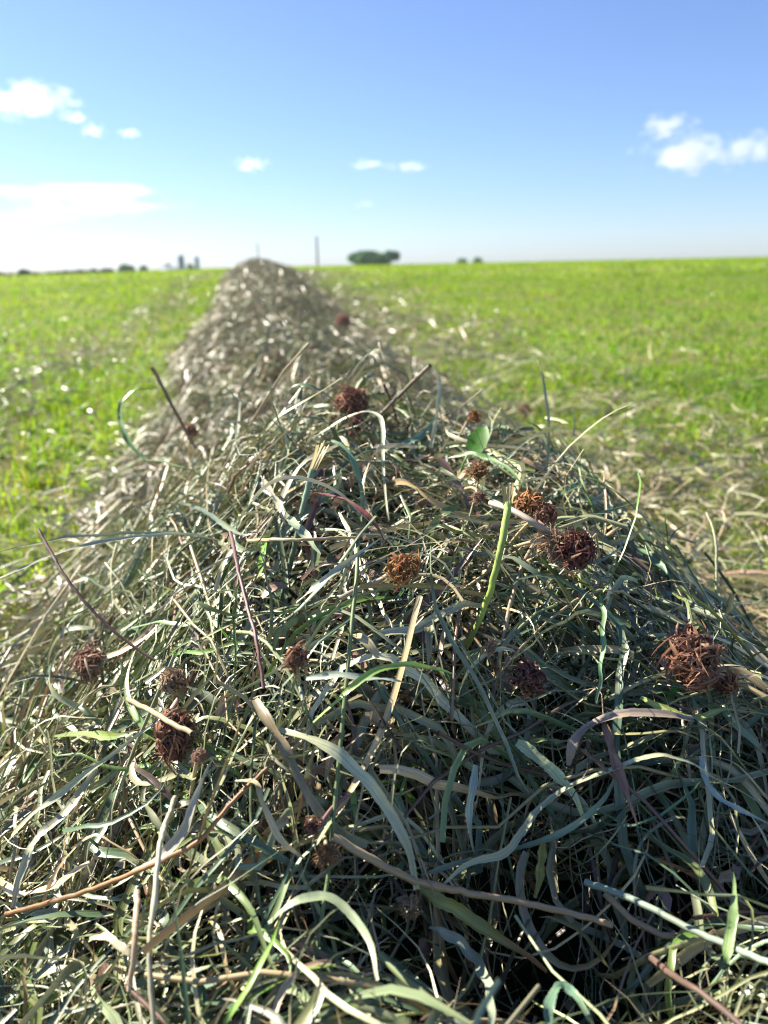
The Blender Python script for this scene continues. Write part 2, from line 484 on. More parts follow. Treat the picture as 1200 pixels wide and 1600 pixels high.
def hay_blades(x, y, M, wr, lr, curv, zlo, zhi, tiltsd, archsd, flat=False, pal=H_PAL, wts=H_W, zfun=low_surf, power=1.0):
    N = len(x)
    L = rng.uniform(*lr, (N, 1))
    zo = zlo + (zhi - zlo) * rng.uniform(0, 1, (N, 1)) ** power
    P, s = strand_paths(x, y, M, L, curv, zo, rng.normal(0, tiltsd, (N, 1)), np.abs(rng.normal(0, archsd, (N, 1))), zfun)
    p = rng.uniform(1.6, 5, (N, 1))
    W = rng.uniform(0, 1, (N, 1)) ** 1.6 * (wr[1] - wr[0]) + wr[0]
    W = W * np.clip(1 - 0.93 * s ** p, 0.06, 1) * (0.8 + 0.2 * sstep(0, 0.15, s))
    roll = rng.normal(0, 0.8, (N, 1)) + rng.normal(0, 1.6, (N, 1)) * (s - 0.5) + 0.25 * np.sin(s * rng.uniform(8, 22, (N, 1)) + rng.uniform(0, 6, (N, 1)))
    far = np.linalg.norm(P - np.array(CAM), axis=2).min(1) > 0.26
    if zfun is low_surf: far &= ~hides(P)
    P, W, roll = P[far], W[far], roll[far]; N = len(P)
    c = pick(pal, wts, N)
    tip = np.where(rng.uniform(0, 1, (N, 1)) < 0.3, 1, 0) * np.array((0.42, 0.35, 0.20))
    k = (sstep(0.55, 1, s) * 0.8)[..., None] * (tip.sum(1) > 0)[:, None, None]
    cc = c[:, None] * (1 - k) + tip[:, None] * k
    return ribbons(P, W, roll, cc, fold=0.0 if flat else 0.22, flat=flat)

def hay_stems(x, y, M, rr, lr, zlo, zhi, k=5, zfun=low_surf):
    N = len(x)
    L = rng.uniform(*lr, (N, 1))
    P, s = strand_paths(x, y, M, L, 0.35, rng.uniform(zlo, zhi, (N, 1)), rng.normal(0, 0.3, (N, 1)), np.abs(rng.normal(0, 0.008, (N, 1))), zfun)
    P = P[(np.linalg.norm(P - np.array(CAM), axis=2).min(1) > 0.26) & ~hides(P)]; N = len(P)
    Rd = rng.uniform(*rr, (N, 1)) * (1 - 0.3 * s)
    c = pick([(0.40, 0.33, 0.19), (0.33, 0.34, 0.18), (0.16, 0.09, 0.07), (0.20, 0.25, 0.11), (0.34, 0.20, 0.12)], [4, 4, 1.5, 2, 1], N)
    return tubes(P, Rd, c, k)

def row_points(n, y0, y1, half, pad=0.12):
    y = rng.uniform(y0, y1, n)
    x = row_centre(y) + rng.normal(0, 0.5, n) * half
    return x, y

def view_points(n, y0, y1):
    y = rng.uniform(0, 1, n) ** 1.15 * (y1 - y0) + y0
    x = rng.uniform(-1, 1, n) * (0.20 + 0.55 * y)
    d = row_offset(x, y)
    k = (d > -0.38) & (d < 0.52) & (rng.uniform(0, 1, n) > 0.8 * np.clip(hollow(x, y), 0, 1))
    return x[k], y[k]

# the windrow: packed core, the mass of loose strands, and the strands that lie on top one by one
windrow = empty('hay_windrow', (float(row_centre(0.6)), 0.6, 0.0))
tag(windrow, 'long raked windrow of cut, drying hay running from the foreground to the crest', 'windrow')
def to_row(o):
    o.parent = windrow
    o.matrix_parent_inverse = Matrix.Translation(-windrow.location)
    return o

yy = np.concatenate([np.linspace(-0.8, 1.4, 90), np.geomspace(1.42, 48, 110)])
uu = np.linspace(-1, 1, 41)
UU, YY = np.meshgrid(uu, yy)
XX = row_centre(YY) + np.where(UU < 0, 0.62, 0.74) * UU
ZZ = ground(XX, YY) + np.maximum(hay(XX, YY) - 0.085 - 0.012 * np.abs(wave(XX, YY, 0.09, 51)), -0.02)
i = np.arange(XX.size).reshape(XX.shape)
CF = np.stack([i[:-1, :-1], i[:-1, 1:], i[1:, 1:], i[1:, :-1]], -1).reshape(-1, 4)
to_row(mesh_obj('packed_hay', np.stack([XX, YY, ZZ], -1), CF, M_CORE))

# ------------------------------------------------------------------ single strands that can be picked out
def catmull(P, n):
    P = np.asarray(P, float)
    Q = np.vstack([2 * P[0] - P[1], P, 2 * P[-1] - P[-2]])
    t = np.linspace(0, len(P) - 1, n)
    k = np.minimum(t.astype(int), len(P) - 2); u = (t - k)[:, None]
    a, b, c, d = Q[k], Q[k + 1], Q[k + 2], Q[k + 3]
    return 0.5 * (2 * b + (c - a) * u + (2 * a - 5 * b + 4 * c - d) * u * u + (3 * b - a - 3 * c + d) * u ** 3)

def place(pts, lift, depth=None, ends=(-0.012, -0.012)):
    """world path of a strand that lies on the hay (or stands clear of it at a known distance)"""
    if depth is None:
        n = len(pts)
        ds = []
        for k, (a, b) in enumerate(pts):
            lf = lift
            if k == 0: lf = lift + ends[0] if ends[0] is not None else lift
            if k == n - 1: lf = lift + ends[1] if ends[1] is not None else lift
            h = hit_depth(a, b, lf)
            ds.append(h if h is not None and h < 1.2 else None)
        good = [d for d in ds if d is not None] or [0.6]
        last = good[0]
        for k in range(n):
            if ds[k] is None: ds[k] = last
            last = ds[k]
        ds = np.array(ds)
        if n > 2:                                   # a strand is stiff: even out jumps in distance
            sm = ds.copy()
            for _ in range(2):
                sm[1:-1] = 0.25 * sm[:-2] + 0.5 * sm[1:-1] + 0.25 * sm[2:]
            ds = np.minimum(sm, ds + 0.01)
    else:
        ds = np.interp(np.linspace(0, 1, len(pts)), np.linspace(0, 1, len(np.atleast_1d(depth))), np.atleast_1d(depth)) if np.ndim(depth) else np.full(len(pts), depth)
    return np.array([at(a, b, d) for (a, b), d in zip(pts, ds)]), ds

SAGE, PALE, OLIVE, BLUE = (0.30, 0.36, 0.21), (0.46, 0.49, 0.33), (0.22, 0.27, 0.08), (0.15, 0.26, 0.17)
TAN, PURPLE, FRESH, CREAM = (0.46, 0.37, 0.21), (0.13, 0.07, 0.06), (0.17, 0.33, 0.05), (0.56, 0.50, 0.34)
BROWN, MAROON, ORANGE, STRAW = (0.24, 0.15, 0.09), (0.20, 0.06, 0.05), (0.38, 0.19, 0.07), (0.52, 0.42, 0.16)

def blade(label, pts, wpx, col, lift=0.014, depth=None, tip=None, ends=(-0.012, -0.012), taper=(0.55, 0.08), twist=0.5, name='grass_blade', cat='grass blade', fold=0.22):
    P, ds = place(pts, lift, depth, ends)
    n = 12 + 6 * len(pts)
    Q = catmull(P, n)
    keep_clear(Q[2:-2], wpx * 0.5)
    L_ = np.linalg.norm(np.diff(Q, axis=0), axis=1).sum(); t_ = np.linspace(0, 1, n)
    wig = rng.normal(0, 0.00022, 3)
    for q_, (w_, f_) in enumerate(zip(wig, (0.07, 0.035, 0.02))):
        Q = Q + np.array(((1, 0, 0.3), (0, 0.4, 1), (1, 0.2, 0.6))[q_]) * (w_ * np.sin(2 * math.pi * t_ * L_ / f_ + rng.uniform(0, 6)))[:, None]
    s = np.linspace(0, 1, n)
    w = wpx / FPX * float(np.mean(ds))
    W = w * np.minimum(1, taper[0] + (1 - taper[0]) * s / 0.2) * np.minimum(1, taper[1] + (1 - taper[1]) * (1 - s) / 0.42)
    W = W * (1 + 0.08 * np.sin(s * 17 + len(pts)) + rng.normal(0, 0.05, n)) * 0.85
    c = np.array(col)[None] * (1 + 0.12 * np.sin(s * 9 + wpx)[:, None])
    if tip is not None:
        k = sstep(0.6, 0.95, s)[:, None]
        c = c * (1 - k) + np.array(tip)[None] * k
    view = norm(np.array(CAM) - Q)
    face = norm(view * 0.55 + np.array((0, 0, 0.6)))
    roll = twist * np.sin(s * 4.0 + wpx * 1.7) + 0.25 * np.sin(s * rng.uniform(10, 22) + wpx) + rng.normal(0, 0.05, n)
    v, f, cc, st = ribbons(Q[None], W[None], roll[None], c[None], fold=fold, facing=face[None])
    o0 = Q[0]
    o = mesh_obj(name, v - o0, f, M_HAY, None, cc, st)
    o.location = o0
    return tag(o, label, cat, 'single grass blades on the near hay')

def stem(label, pts, wpx, col, lift=0.014, depth=None, ends=(-0.012, -0.012), name='dry_straw', cat='straw', split=None, taper=0.75, nodes=()):
    P, ds = place(pts, lift, depth, ends)
    n = 6 + 5 * len(pts)
    Q = catmull(P, n)
    keep_clear(Q[1:-2], wpx * 0.5)
    Q[1:-1] += rng.normal(0, 0.00018, (n - 2, 3)) + np.array((0.0003, 0, 0.0003)) * np.sin(np.linspace(0, rng.uniform(4, 9), n - 2) + wpx)[:, None]
    if split: keep_clear(Q[:1] + np.array((0, 0, 1.0)) * np.linspace(0, split, 5)[:, None], wpx)
    s = np.linspace(0, 1, n)
    r = 0.5 * 0.86 * wpx / FPX * float(np.mean(ds))
    Rd = r * (1 - (1 - taper) * s)
    for t in nodes:
        Rd = Rd * (1 + 0.45 * np.exp(-((s - t) / 0.018) ** 2))
    c = np.array(col)[None] * (1 + 0.15 * np.sin(s * 7 + wpx)[:, None])
    root = None
    v, f, cc, st = tubes(Q[None], Rd[None], c[None], 8)
    if split is None:
        o = mesh_obj(name, v - Q[0], f, M_STEM, None, cc, st); o.location = Q[0]
        return tag(o, label, cat, 'single stems on the near hay')
    root = empty(name, Q[-1])
    o = mesh_obj('stalk', v - Q[-1], f, M_STEM, root, cc, st)
    # torn, splayed fibres at the cut end
    d0 = norm(Q[0] - Q[2]); side = norm(np.cross(d0, (0, 1, 0.2)))
    up2 = np.cross(d0, side)
    k = 9; m = 6
    t = np.linspace(0, 1, m)[None, :, None]
    a = np.linspace(0, 2 * math.pi, k, endpoint=False)[:, None, None]
    ln = split * rng.uniform(0.7, 1.0, (k, 1, 1))
    PP = Q[1] + d0 * ln * t + (np.cos(a) * side + np.sin(a) * up2) * (r * 0.8 + r * 0.9 * t ** 1.5)
    WW = np.full((k, m), r * 0.95) * np.linspace(1, 0.55, m)[None]
    cb = np.repeat(np.array(STRAW)[None], k, 0) * rng.uniform(0.7, 1.25, (k, 1))
    v, f, cc, st = ribbons(PP, WW, np.zeros((k, m)), cb, fold=0.1)
    mesh_obj('torn_end', v - Q[-1], f, M_HAY, root, cc, st)
    return tag(root, label, cat, 'single stems on the near hay')

stem('dark brown broken stalk leaning up at the far left edge of the near mound', [(237, 574), (250, 598), (266, 628), (284, 660), (305, 700)], 7, BROWN, depth=(0.80, 0.82), name='broken_stalk', cat='stalk', nodes=(0.45,))
blade('thin green blade curling into a hook against the left field', [(251, 608), (226, 607), (200, 616), (187, 637), (191, 668), (206, 697), (226, 716), (262, 723), (303, 737), (342, 770), (378, 806)], 10, (0.13, 0.24, 0.07), depth=(0.74, 0.74, 0.70, 0.62), taper=(0.25, 0.6), twist=0.9)
stem('long dark purple stem slanting down at the left edge of the hay', [(60, 828), (78, 862), (98, 896), (132, 940), (182, 988), (242, 1032)], 6.5, PURPLE, depth=(0.50, 0.47, 0.45), name='dark_twig', cat='twig')
blade('long thin pale blade crossing the left edge below the hooked blade', [(-20, 912), (60, 876), (135, 851), (215, 838), (290, 834), (345, 845)], 8, PALE, depth=(0.47, 0.52, 0.56), taper=(0.5, 0.3))
blade('second long thin blade running left just under the pale one', [(-20, 868), (90, 842), (180, 834), (262, 832), (330, 842)], 5, SAGE, depth=(0.50, 0.54, 0.58), taper=(0.2, 0.4))
stem('upright blue green cut stalk with a straw coloured torn top', [(489, 733), (481, 760), (472, 800), (463, 845), (448, 905), (437, 945)], 12, (0.20, 0.29, 0.20), depth=(0.53, 0.53, 0.55), split=0.023, name='cut_stalk', cat='stalk')
stem('bright yellow green cut stalk standing right of centre with torn tip', [(793, 786), (790, 815), (782, 860), (768, 915), (748, 970), (728, 1012)], 14, (0.30, 0.40, 0.09), depth=(0.44, 0.43, 0.45), split=0.014, name='cut_stalk', cat='stalk')
stem('grey brown stick slanting up to the right behind the crest flower heads', [(672, 571), (648, 594), (622, 620), (592, 650), (556, 684)], 8, (0.26, 0.21, 0.15), depth=(0.70, 0.74, 0.76), name='broken_stalk', cat='stalk', nodes=(0.2,))
stem('short dark twig beside the slanting grey stick', [(600, 601), (607, 618), (615, 638), (624, 664)], 5, PURPLE, depth=(0.76, 0.78), name='dark_twig', cat='twig')
blade('thin arching blade bent over the crest and hanging to the right', [(478, 690), (505, 674), (535, 655), (568, 643), (590, 648), (598, 668), (598, 710), (601, 760), (607, 815)], 8, PALE, depth=(0.66, 0.63, 0.60, 0.56), taper=(0.3, 0.4))
blade('narrow pale blade standing straight up at the crest', [(686, 585), (687, 612), (684, 640), (680, 664), (672, 700)], 7, PALE, depth=(0.70, 0.70), taper=(0.15, 0.9))
blade('green blade drooping just right of the torn stalk top', [(517, 688), (535, 697), (550, 716), (560, 745), (566, 775), (563, 815)], 11, (0.17, 0.30, 0.15), depth=(0.56, 0.54, 0.54), taper=(0.4, 0.5))
blade('maroon dried leaf folded over near the mound centre', [(488, 770), (512, 773), (538, 779), (562, 794), (583, 815), (600, 845)], 15, MAROON, lift=0.016, twist=0.7)
blade('wide whitish leaf tip left of the torn blue green stalk', [(412, 748), (420, 764), (432, 780), (440, 800), (446, 820)], 15, CREAM, lift=0.018)
blade('broad pale green leaf under the torn stalk', [(438, 790), (455, 812), (478, 838), (502, 866)], 19, (0.40, 0.48, 0.28), lift=0.014)
blade('long pale straight blade slanting up right across the mound centre', [(462, 942), (490, 918), (520, 895), (556, 868), (596, 840)], 12, PALE, lift=0.024)
stem('tan straight stem lying level across the mound centre', [(388, 845), (440, 843), (500, 842), (556, 840)], 7, TAN, lift=0.020)
blade('dark thin blade curving under the hooked blade', [(278, 784), (316, 797), (350, 820), (378, 835), (410, 830)], 9, (0.10, 0.14, 0.07), lift=0.018)
blade('green blade arching right of the green leaf at the crest', [(700, 716), (730, 708), (757, 713), (792, 730), (820, 762)], 9, (0.14, 0.27, 0.08), depth=(0.60, 0.58, 0.55), taper=(0.3, 0.3))
blade('blue green blade on the crest below the grey stick', [(618, 700), (640, 690), (662, 675), (684, 650)], 12, BLUE, depth=(0.66, 0.68))
blade('large pale arching leaf falling through the centre of the shaded hollow', [(435, 1140), (480, 1152), (528, 1178), (570, 1214), (604, 1262), (634, 1318), (652, 1390)], 23, (0.46, 0.49, 0.31), lift=0.026, ends=(-0.02, -0.004), taper=(0.35, 0.5), twist=0.35)
stem('thick tan pink stalk lying across the lower centre', [(520, 1308), (580, 1342), (640, 1372), (720, 1392), (810, 1408), (890, 1426), (958, 1446)], 15, (0.47, 0.35, 0.20), lift=0.026, ends=(-0.01, 0.0), name='straw_stalk', cat='stalk', nodes=(0.42,))
blade('yellow green leaf with an orange tip below the thick tan stalk', [(655, 1386), (692, 1408), (735, 1436), (792, 1472), (856, 1518)], 24, (0.32, 0.36, 0.10), lift=0.020, tip=ORANGE, taper=(0.4, 0.3), twist=0.3)
blade('purplish grey leaf arching over the shaded right hollow', [(888, 1196), (893, 1170), (908, 1143), (942, 1122), (990, 1113), (1052, 1117), (1085, 1124)], 22, (0.33, 0.27, 0.21), lift=0.030, taper=(0.3, 0.5))
blade('brown twisted leaf hanging down below the purplish arch', [(944, 1128), (952, 1158), (964, 1196), (982, 1246), (996, 1292)], 17, (0.22, 0.12, 0.08), lift=0.034, ends=(0.0, -0.01), taper=(0.7, 0.15), twist=0.7)
blade('broad pale green leaf with a blunt end in the shaded hollow', [(808, 1160), (836, 1180), (868, 1208), (896, 1242), (918, 1292)], 21, (0.42, 0.50, 0.26), lift=0.030, taper=(0.85, 0.1), twist=0.2)
blade('olive folded leaf lying level behind the blunt pale leaf', [(810, 1162), (842, 1158), (872, 1158), (898, 1154)], 11, OLIVE, lift=0.026)
blade('long pale blade sweeping in an S across the right hollow', [(690, 1384), (732, 1350), (786, 1334), (812, 1304), (842, 1264), (890, 1228), (955, 1202), (1016, 1181), (1066, 1186), (1126, 1220), (1196, 1258)], 14, (0.44, 0.46, 0.27), lift=0.034, taper=(0.3, 0.3), twist=0.6)
blade('broad blue green blade crossing beneath the S shaped blade', [(658, 1368), (705, 1352), (755, 1338), (840, 1316), (900, 1288), (944, 1248), (964, 1206)], 15, (0.26, 0.34, 0.20), lift=0.024, taper=(0.4, 0.2))
stem('long grey green stem running to the lower right corner', [(915, 1378), (1000, 1411), (1080, 1450), (1150, 1482), (1215, 1512)], 14, (0.28, 0.36, 0.27), lift=0.026, ends=(-0.01, 0.0))
stem('dark purple stalk in the lower right corner', [(1010, 1494), (1045, 1518), (1085, 1545), (1160, 1604)], 14, (0.13, 0.085, 0.07), lift=0.016, ends=(-0.01, 0.0))
blade('bright green blade curving level across the middle of the mound', [(488, 1130), (520, 1100), (552, 1072), (590, 1046), (630, 1038), (672, 1043), (708, 1052)], 12, (0.26, 0.40, 0.08), lift=0.030, taper=(0.3, 0.3))
blade('pale blade ending beside the upright brown flower head', [(478, 1060), (520, 1054), (565, 1058), (612, 1062), (650, 1070)], 14, (0.38, 0.46, 0.36), lift=0.026)
blade('narrow green blade hanging straight down on the right slope', [(940, 930), (943, 965), (942, 1005), (938, 1055), (933, 1098)], 9, (0.15, 0.30, 0.12), lift=0.036, taper=(0.5, 0.4))
stem('tan straight straw lying over the red brown head on the left', [(200, 1092), (240, 1114), (300, 1146)], 10, TAN, lift=0.036, ends=(0, 0), taper=0.9)
stem('dark purple upright stem left of the upright brown head', [(360, 832), (372, 890), (388, 950), (400, 995), (412, 1076)], 8, (0.16, 0.08, 0.08), lift=0.030, ends=(0.0, -0.01))
blade('greyish brown withered leaf slanting down left of centre', [(398, 1092), (424, 1134), (446, 1172), (470, 1220), (498, 1280)], 22, (0.27, 0.22, 0.13), lift=0.026, taper=(0.7, 0.25))
stem('orange brown stem winding across the lower left hay', [(10, 1428), (70, 1412), (125, 1396), (190, 1372), (250, 1346), (310, 1314), (362, 1254), (418, 1200)], 10, (0.34, 0.18, 0.08), lift=0.022)
blade('cream curled leaf hanging below the withered brown leaf', [(366, 1219), (388, 1219), (404, 1230), (411, 1258), (430, 1296), (452, 1326), (478, 1342)], 15, (0.50, 0.42, 0.24), lift=0.030, taper=(0.5, 0.2), twist=0.8)
stem('pale long straw standing down the lower left of the picture', [(274, 1246), (260, 1284), (250, 1318), (241, 1400), (233, 1500), (243, 1612)], 11, (0.50, 0.47, 0.31), lift=0.034, nodes=(0.3, 0.62))
stem('pinkish tan straw just left of the pale long straw', [(214, 1394), (213, 1430), (211, 1468), (202, 1548)], 13, (0.46, 0.35, 0.24), lift=0.030)
blade('long pale blade sweeping up from the left edge', [(-10, 1345), (30, 1292), (82, 1248), (165, 1186), (245, 1128)], 12, PALE, lift=0.028, taper=(0.8, 0.2))
blade('wide pale blade beside the left edge bending downwards', [(150, 1202), (102, 1268), (62, 1304), (36, 1352), (18, 1420)], 20, (0.44, 0.44, 0.29), lift=0.022, taper=(0.3, 0.4))
blade('long white leaf rising to the small pink spike', [(160, 1395), (198, 1370), (240, 1345), (285, 1300), (306, 1240), (330, 1190)], 19, (0.50, 0.50, 0.38), lift=0.022, taper=(0.4, 0.15))
blade('sage leaf arching over at the bottom centre', [(418, 1442), (444, 1420), (475, 1404), (512, 1400), (550, 1430), (580, 1480), (590, 1530)], 19, SAGE, lift=0.026, taper=(0.5, 0.3))
blade('short white curved leaf at the lower left', [(138, 1468), (160, 1462), (180, 1472), (202, 1490), (222, 1512)], 18, CREAM, lift=0.024, taper=(0.5, 0.2))
blade('sage leaf curving down at the bottom right of centre', [(672, 1448), (710, 1466), (744, 1500), (764, 1544), (766, 1606)], 20, (0.34, 0.40, 0.28), lift=0.022, taper=(0.4, 0.5))
blade('blue green leaf loop at the bottom edge', [(858, 1600), (860, 1566), (874, 1540), (896, 1552), (916, 1584), (932, 1612)], 22, BLUE, lift=0.030)
blade('bright green pointed leaf standing in the lower right', [(1136, 1504), (1139, 1466), (1147, 1416), (1145, 1362)], 18, (0.24, 0.36, 0.13), lift=0.034, ends=(-0.01, 0.01), taper=(0.6, 0.04), twist=0.2)
blade('olive curled leaf standing in the shaded hollow', [(848, 1318), (846, 1345), (843, 1372), (836, 1404)], 17, (0.30, 0.32, 0.11), lift=0.026, ends=(0.01, -0.01), taper=(0.8, 0.3))
stem('pale thin stem with a dark dried tip at the right edge', [(1104, 800), (1114, 826), (1119, 860), (1120, 930)], 6, (0.44, 0.46, 0.26), depth=(0.62, 0.60))
blade('green blade bent down left of the thin right stem', [(985, 850), (1010, 862), (1034, 884), (1050, 908)], 12, (0.12, 0.26, 0.12), depth=(0.60, 0.56))
blade('yellow green leaf lying level under the big right flower head', [(1000, 1090), (1050, 1112), (1090, 1122), (1135, 1108), (1215, 1120)], 14, (0.38, 0.44, 0.12), lift=0.022)
blade('wide blue grey blade hanging down the right side', [(1095, 1180), (1110, 1230), (1150, 1262), (1205, 1290)], 15, (0.30, 0.38, 0.33), lift=0.026)
blade('green twisted leaf lying level at the left below the pale head', [(80, 1150), (130, 1146), (175, 1150), (215, 1143)], 16, (0.20, 0.28, 0.07), lift=0.022)
blade('pale vertical blade hanging in the centre shade', [(742, 1195), (738, 1236), (734, 1280), (742, 1335)], 15, (0.34, 0.42, 0.32), lift=0.034)
blade('narrow bright green blade at the bottom left of centre', [(350, 1600), (385, 1545), (420, 1480), (440, 1432)], 11, (0.22, 0.40, 0.07), lift=0.030)

# ------------------------------------------------------------------ clover heads
def ovoid(r, h, ax, n=10, m=7):
    t = np.linspace(0, math.pi, m); p = np.linspace(0, 2 * math.pi, n, endpoint=False)
    T, Pp = np.meshgrid(t, p, indexing='ij')
    return np.stack([r * np.sin(T) * np.cos(Pp), r * np.sin(T) * np.sin(Pp), h * np.cos(T)], -1)

def basis(ax):
    ax = norm(np.asarray(ax, float))
    a = norm(np.cross(ax, (0.31, 0.9, 0.22))); b = np.cross(ax, a)
    return np.stack([a, b, ax], 0)

def clover(label, px, py, dia, cols, axis, lift=0.016, depth=None, n=150, squash=0.85, stem_to=None, stem_col=TAN, bract=True, curl=0.9, spiky=0.0, name='clover_flower', stem_w=0.0011, group='dried clover heads on the hay'):
    d = depth if depth is not None else (hit_depth(px, py, lift) or 0.6)
    c = at(px, py, d)
    Rr = 0.5 * 0.9 * dia / FPX * d
    B = basis(axis)
    keep_clear(c[None], dia * 0.5)
    root = empty(name, c)
    n = int(n * 1.7 * max(1.0, (Rr / 0.011) ** 1.6))
    # florets: many narrow curled tubes growing out of a small core, youngest at the top
    u = rng.uniform(-0.75, 1.0, n); ph = np.arange(n) * 2.39996 + rng.normal(0, 0.2, n)
    q = np.sqrt(np.clip(1 - u * u, 0, 1))
    dirs = np.stack([q * np.cos(ph), q * np.sin(ph), u], -1)
    M = 7
    s = np.linspace(0, 1, M)[None, :, None]
    n_l = rng.uniform(0.36, 0.60, n) if spiky < 0.5 else rng.uniform(0.5, 0.8, n)
    L = (Rr * n_l)[:, None, None]
    start = dirs * (0.60 if spiky < 0.5 else 0.45) * Rr
    grow = norm(dirs + np.array((0, 0, 0.35)) + rng.normal(0, 0.25, (n, 3)))
    side = norm(np.cross(grow, rng.normal(0, 1, (n, 3))))
    cv = rng.normal(0, 1, (n, 1, 1)) * curl * 1.15 * (1 - spiky)
    droop = np.array((0, 0, -1.0)) * 0.30 * (1 - spiky)
    bend = 0.0 if spiky > 0.5 else 0.72
    P = start[:, None] + grow[:, None] * L * (s - bend * s ** 2.2) + side[:, None] * cv * L * s ** 2 + droop * L * s ** 2 + np.cross(side, grow)[:, None] * L * 0.35 * np.sin(s * rng.uniform(2, 5, (n, 1, 1)) + rng.uniform(0, 6, (n, 1, 1))) * s
    lump = 1 + 0.2 * np.sin(dirs @ rng.normal(0, 2.2, 3) + rng.uniform(0, 6)) + 0.07 * np.sin(dirs @ rng.normal(0, 5, 3))
    P = P * lump[:, None, None] * np.array((rng.uniform(0.72, 1.15), rng.uniform(0.85, 1.15), 1.0))
    P[..., 2] *= squash
    rad_ = np.linalg.norm(P, axis=2, keepdims=True)
    P = P * np.minimum(1.0, (1.12 * Rr + 0.6 * np.maximum(rad_ - 1.12 * Rr, 0)) / np.maximum(rad_, 1e-6))
    wv = (min(0.13 * Rr, 0.00135) * rng.uniform(0.6, 1.5, (n, 1))) * (np.array((0.5, 0.8, 1.0, 1.2, 1.1, 0.8, 0.3))[None] if spiky < 0.5 else np.linspace(1, 0.15, M)[None])
    cc = pick(cols, np.ones(len(cols)), n)
    base = np.array((0.42, 0.33, 0.20))
    k = (1 - sstep(0.0, 0.45, s)) * 0.65
    ccol = cc[:, None] * (1 - k) + base * k
    tp = sstep(0.7, 1.0, s) * 0.4 * rng.uniform(0, 1, (n, 1, 1))
    ccol = ccol * (1 - tp) + np.array((0.42, 0.28, 0.20)) * tp
    v, f, c3, st = ribbons(P, wv, rng.uniform(0, 6.28, (n, 1)) + rng.normal(0, 1, (n, 1)) * s[..., 0], ccol, fold=0.35)
    mesh_obj('florets', v @ B, f, M_FLOWER, root, c3, st)
    ov = ovoid(Rr * 0.55, Rr * 0.55 * squash, axis)
    m_, n_ = ov.shape[:2]; i = np.arange(m_ * n_).reshape(m_, n_); nx = np.roll(i, -1, 1)
    fo = np.stack([i[:-1], i[1:], nx[1:], nx[:-1]], -1).reshape(-1, 4)
    mesh_obj('receptacle', ov.reshape(-1, 3) @ B, fo, M_FLOWER, root, np.tile(np.array(cols[0]) * 0.5, (m_ * n_, 1)), np.random.default_rng(3).uniform(0, 1, (m_ * n_, 3)))
    # stem
    ax = B[2]
    if stem_to is not None:
        sp = []
        for t_ in stem_to:
            dd = t_[2] if len(t_) > 2 else (hit_depth(t_[0], t_[1], 0.008) or d)
            sp.append(at(t_[0], t_[1], dd) - c)
        pts = np.array([-ax * Rr * 0.35, -ax * Rr * 0.9] + sp)
    else:
        e = norm(-ax + np.array((0, 0.2, -0.8)))
        pts = np.array([-ax * Rr * 0.35, -ax * Rr * 0.9, -ax * Rr * 1.4 + e * 0.012, -ax * Rr * 1.4 + e * 0.035])
    Q = catmull(pts, 16)
    v, f, c3, st = tubes(Q[None], np.full((1, 16), stem_w), np.array(stem_col)[None], 7)
    mesh_obj('stem', v, f, M_STEM, root, c3, st)
    if bract:
        for kk in range(2):
            a = rng.uniform(0, 6.28); out = math.cos(a) * B[0] + math.sin(a) * B[1]
            ln = Rr * rng.uniform(1.0, 1.5); m = 7
            t = np.linspace(0, 1, m)[:, None]
            LP = -ax * Rr * 0.75 + out * ln * (0.15 + t * 0.9) + ax * ln * (0.45 * t - 0.5 * t * t) 
            LW = ln * 0.5 * np.sin(np.clip(np.linspace(0.08, 0.98, m), 0, 1) * math.pi) ** 0.8
            v, f, c3, st = ribbons(LP[None], LW[None], np.full((1, m), rng.normal(0, 0.4)), np.array([(0.30, 0.30, 0.17)]) * rng.uniform(0.8, 1.2), fold=0.18)
            mesh_obj('bract', v, f, M_HAY, root, c3, st)
    return tag(root, label, 'clover head', group)

RED = [(0.25, 0.12, 0.075), (0.33, 0.17, 0.105), (0.19, 0.085, 0.06), (0.40, 0.23, 0.15)]
DARK = [(0.13, 0.05, 0.05), (0.19, 0.075, 0.06), (0.09, 0.04, 0.04), (0.24, 0.12, 0.085)]
GOLD = [(0.34, 0.20, 0.09), (0.27, 0.14, 0.07), (0.42, 0.28, 0.15)]
PINK = [(0.40, 0.24, 0.18), (0.34, 0.18, 0.12), (0.46, 0.32, 0.24)]
ORNG = [(0.42, 0.19, 0.07), (0.34, 0.14, 0.06), (0.48, 0.27, 0.12)]
TANH = [(0.44, 0.31, 0.19), (0.36, 0.23, 0.14), (0.50, 0.38, 0.26)]

clover('red brown clover head standing on the crest of the mound', 550, 627, 56, RED, (0.05, -0.3, 1), depth=0.735, stem_to=[(556, 664, 0.75), (560, 700, 0.76)])
clover('small dark clover head just below the crest head', 557, 662, 40, DARK, (0.2, -0.7, 0.5), depth=0.715, n=110)
clover('small golden spiky seed head upright on a thin dark stem', 748, 737, 46, GOLD, (0.0, -0.25, 1), depth=0.53, n=130, spiky=0.7, squash=0.75, stem_to=[(744, 765, 0.53), (736, 800, 0.52), (722, 840, 0.50), (708, 868, 0.49)], stem_col=(0.20, 0.18, 0.09), bract=False, stem_w=0.0008)
clover('pale pinkish tuft right below the golden spiky head', 748, 776, 36, PINK, (0.1, -0.8, -0.4), depth=0.52, n=70, spiky=0.8, bract=False)
clover('orange brown crumpled head lying left of the maroon pair', 824, 786, 58, ORNG, (-0.8, -0.4, 0.5), depth=0.475, n=130, squash=0.6)
clover('dark red crumpled head wedged above the maroon pair', 853, 802, 52, RED, (0.6, -0.6, 0.5), depth=0.465, n=120, squash=0.7, bract=False)
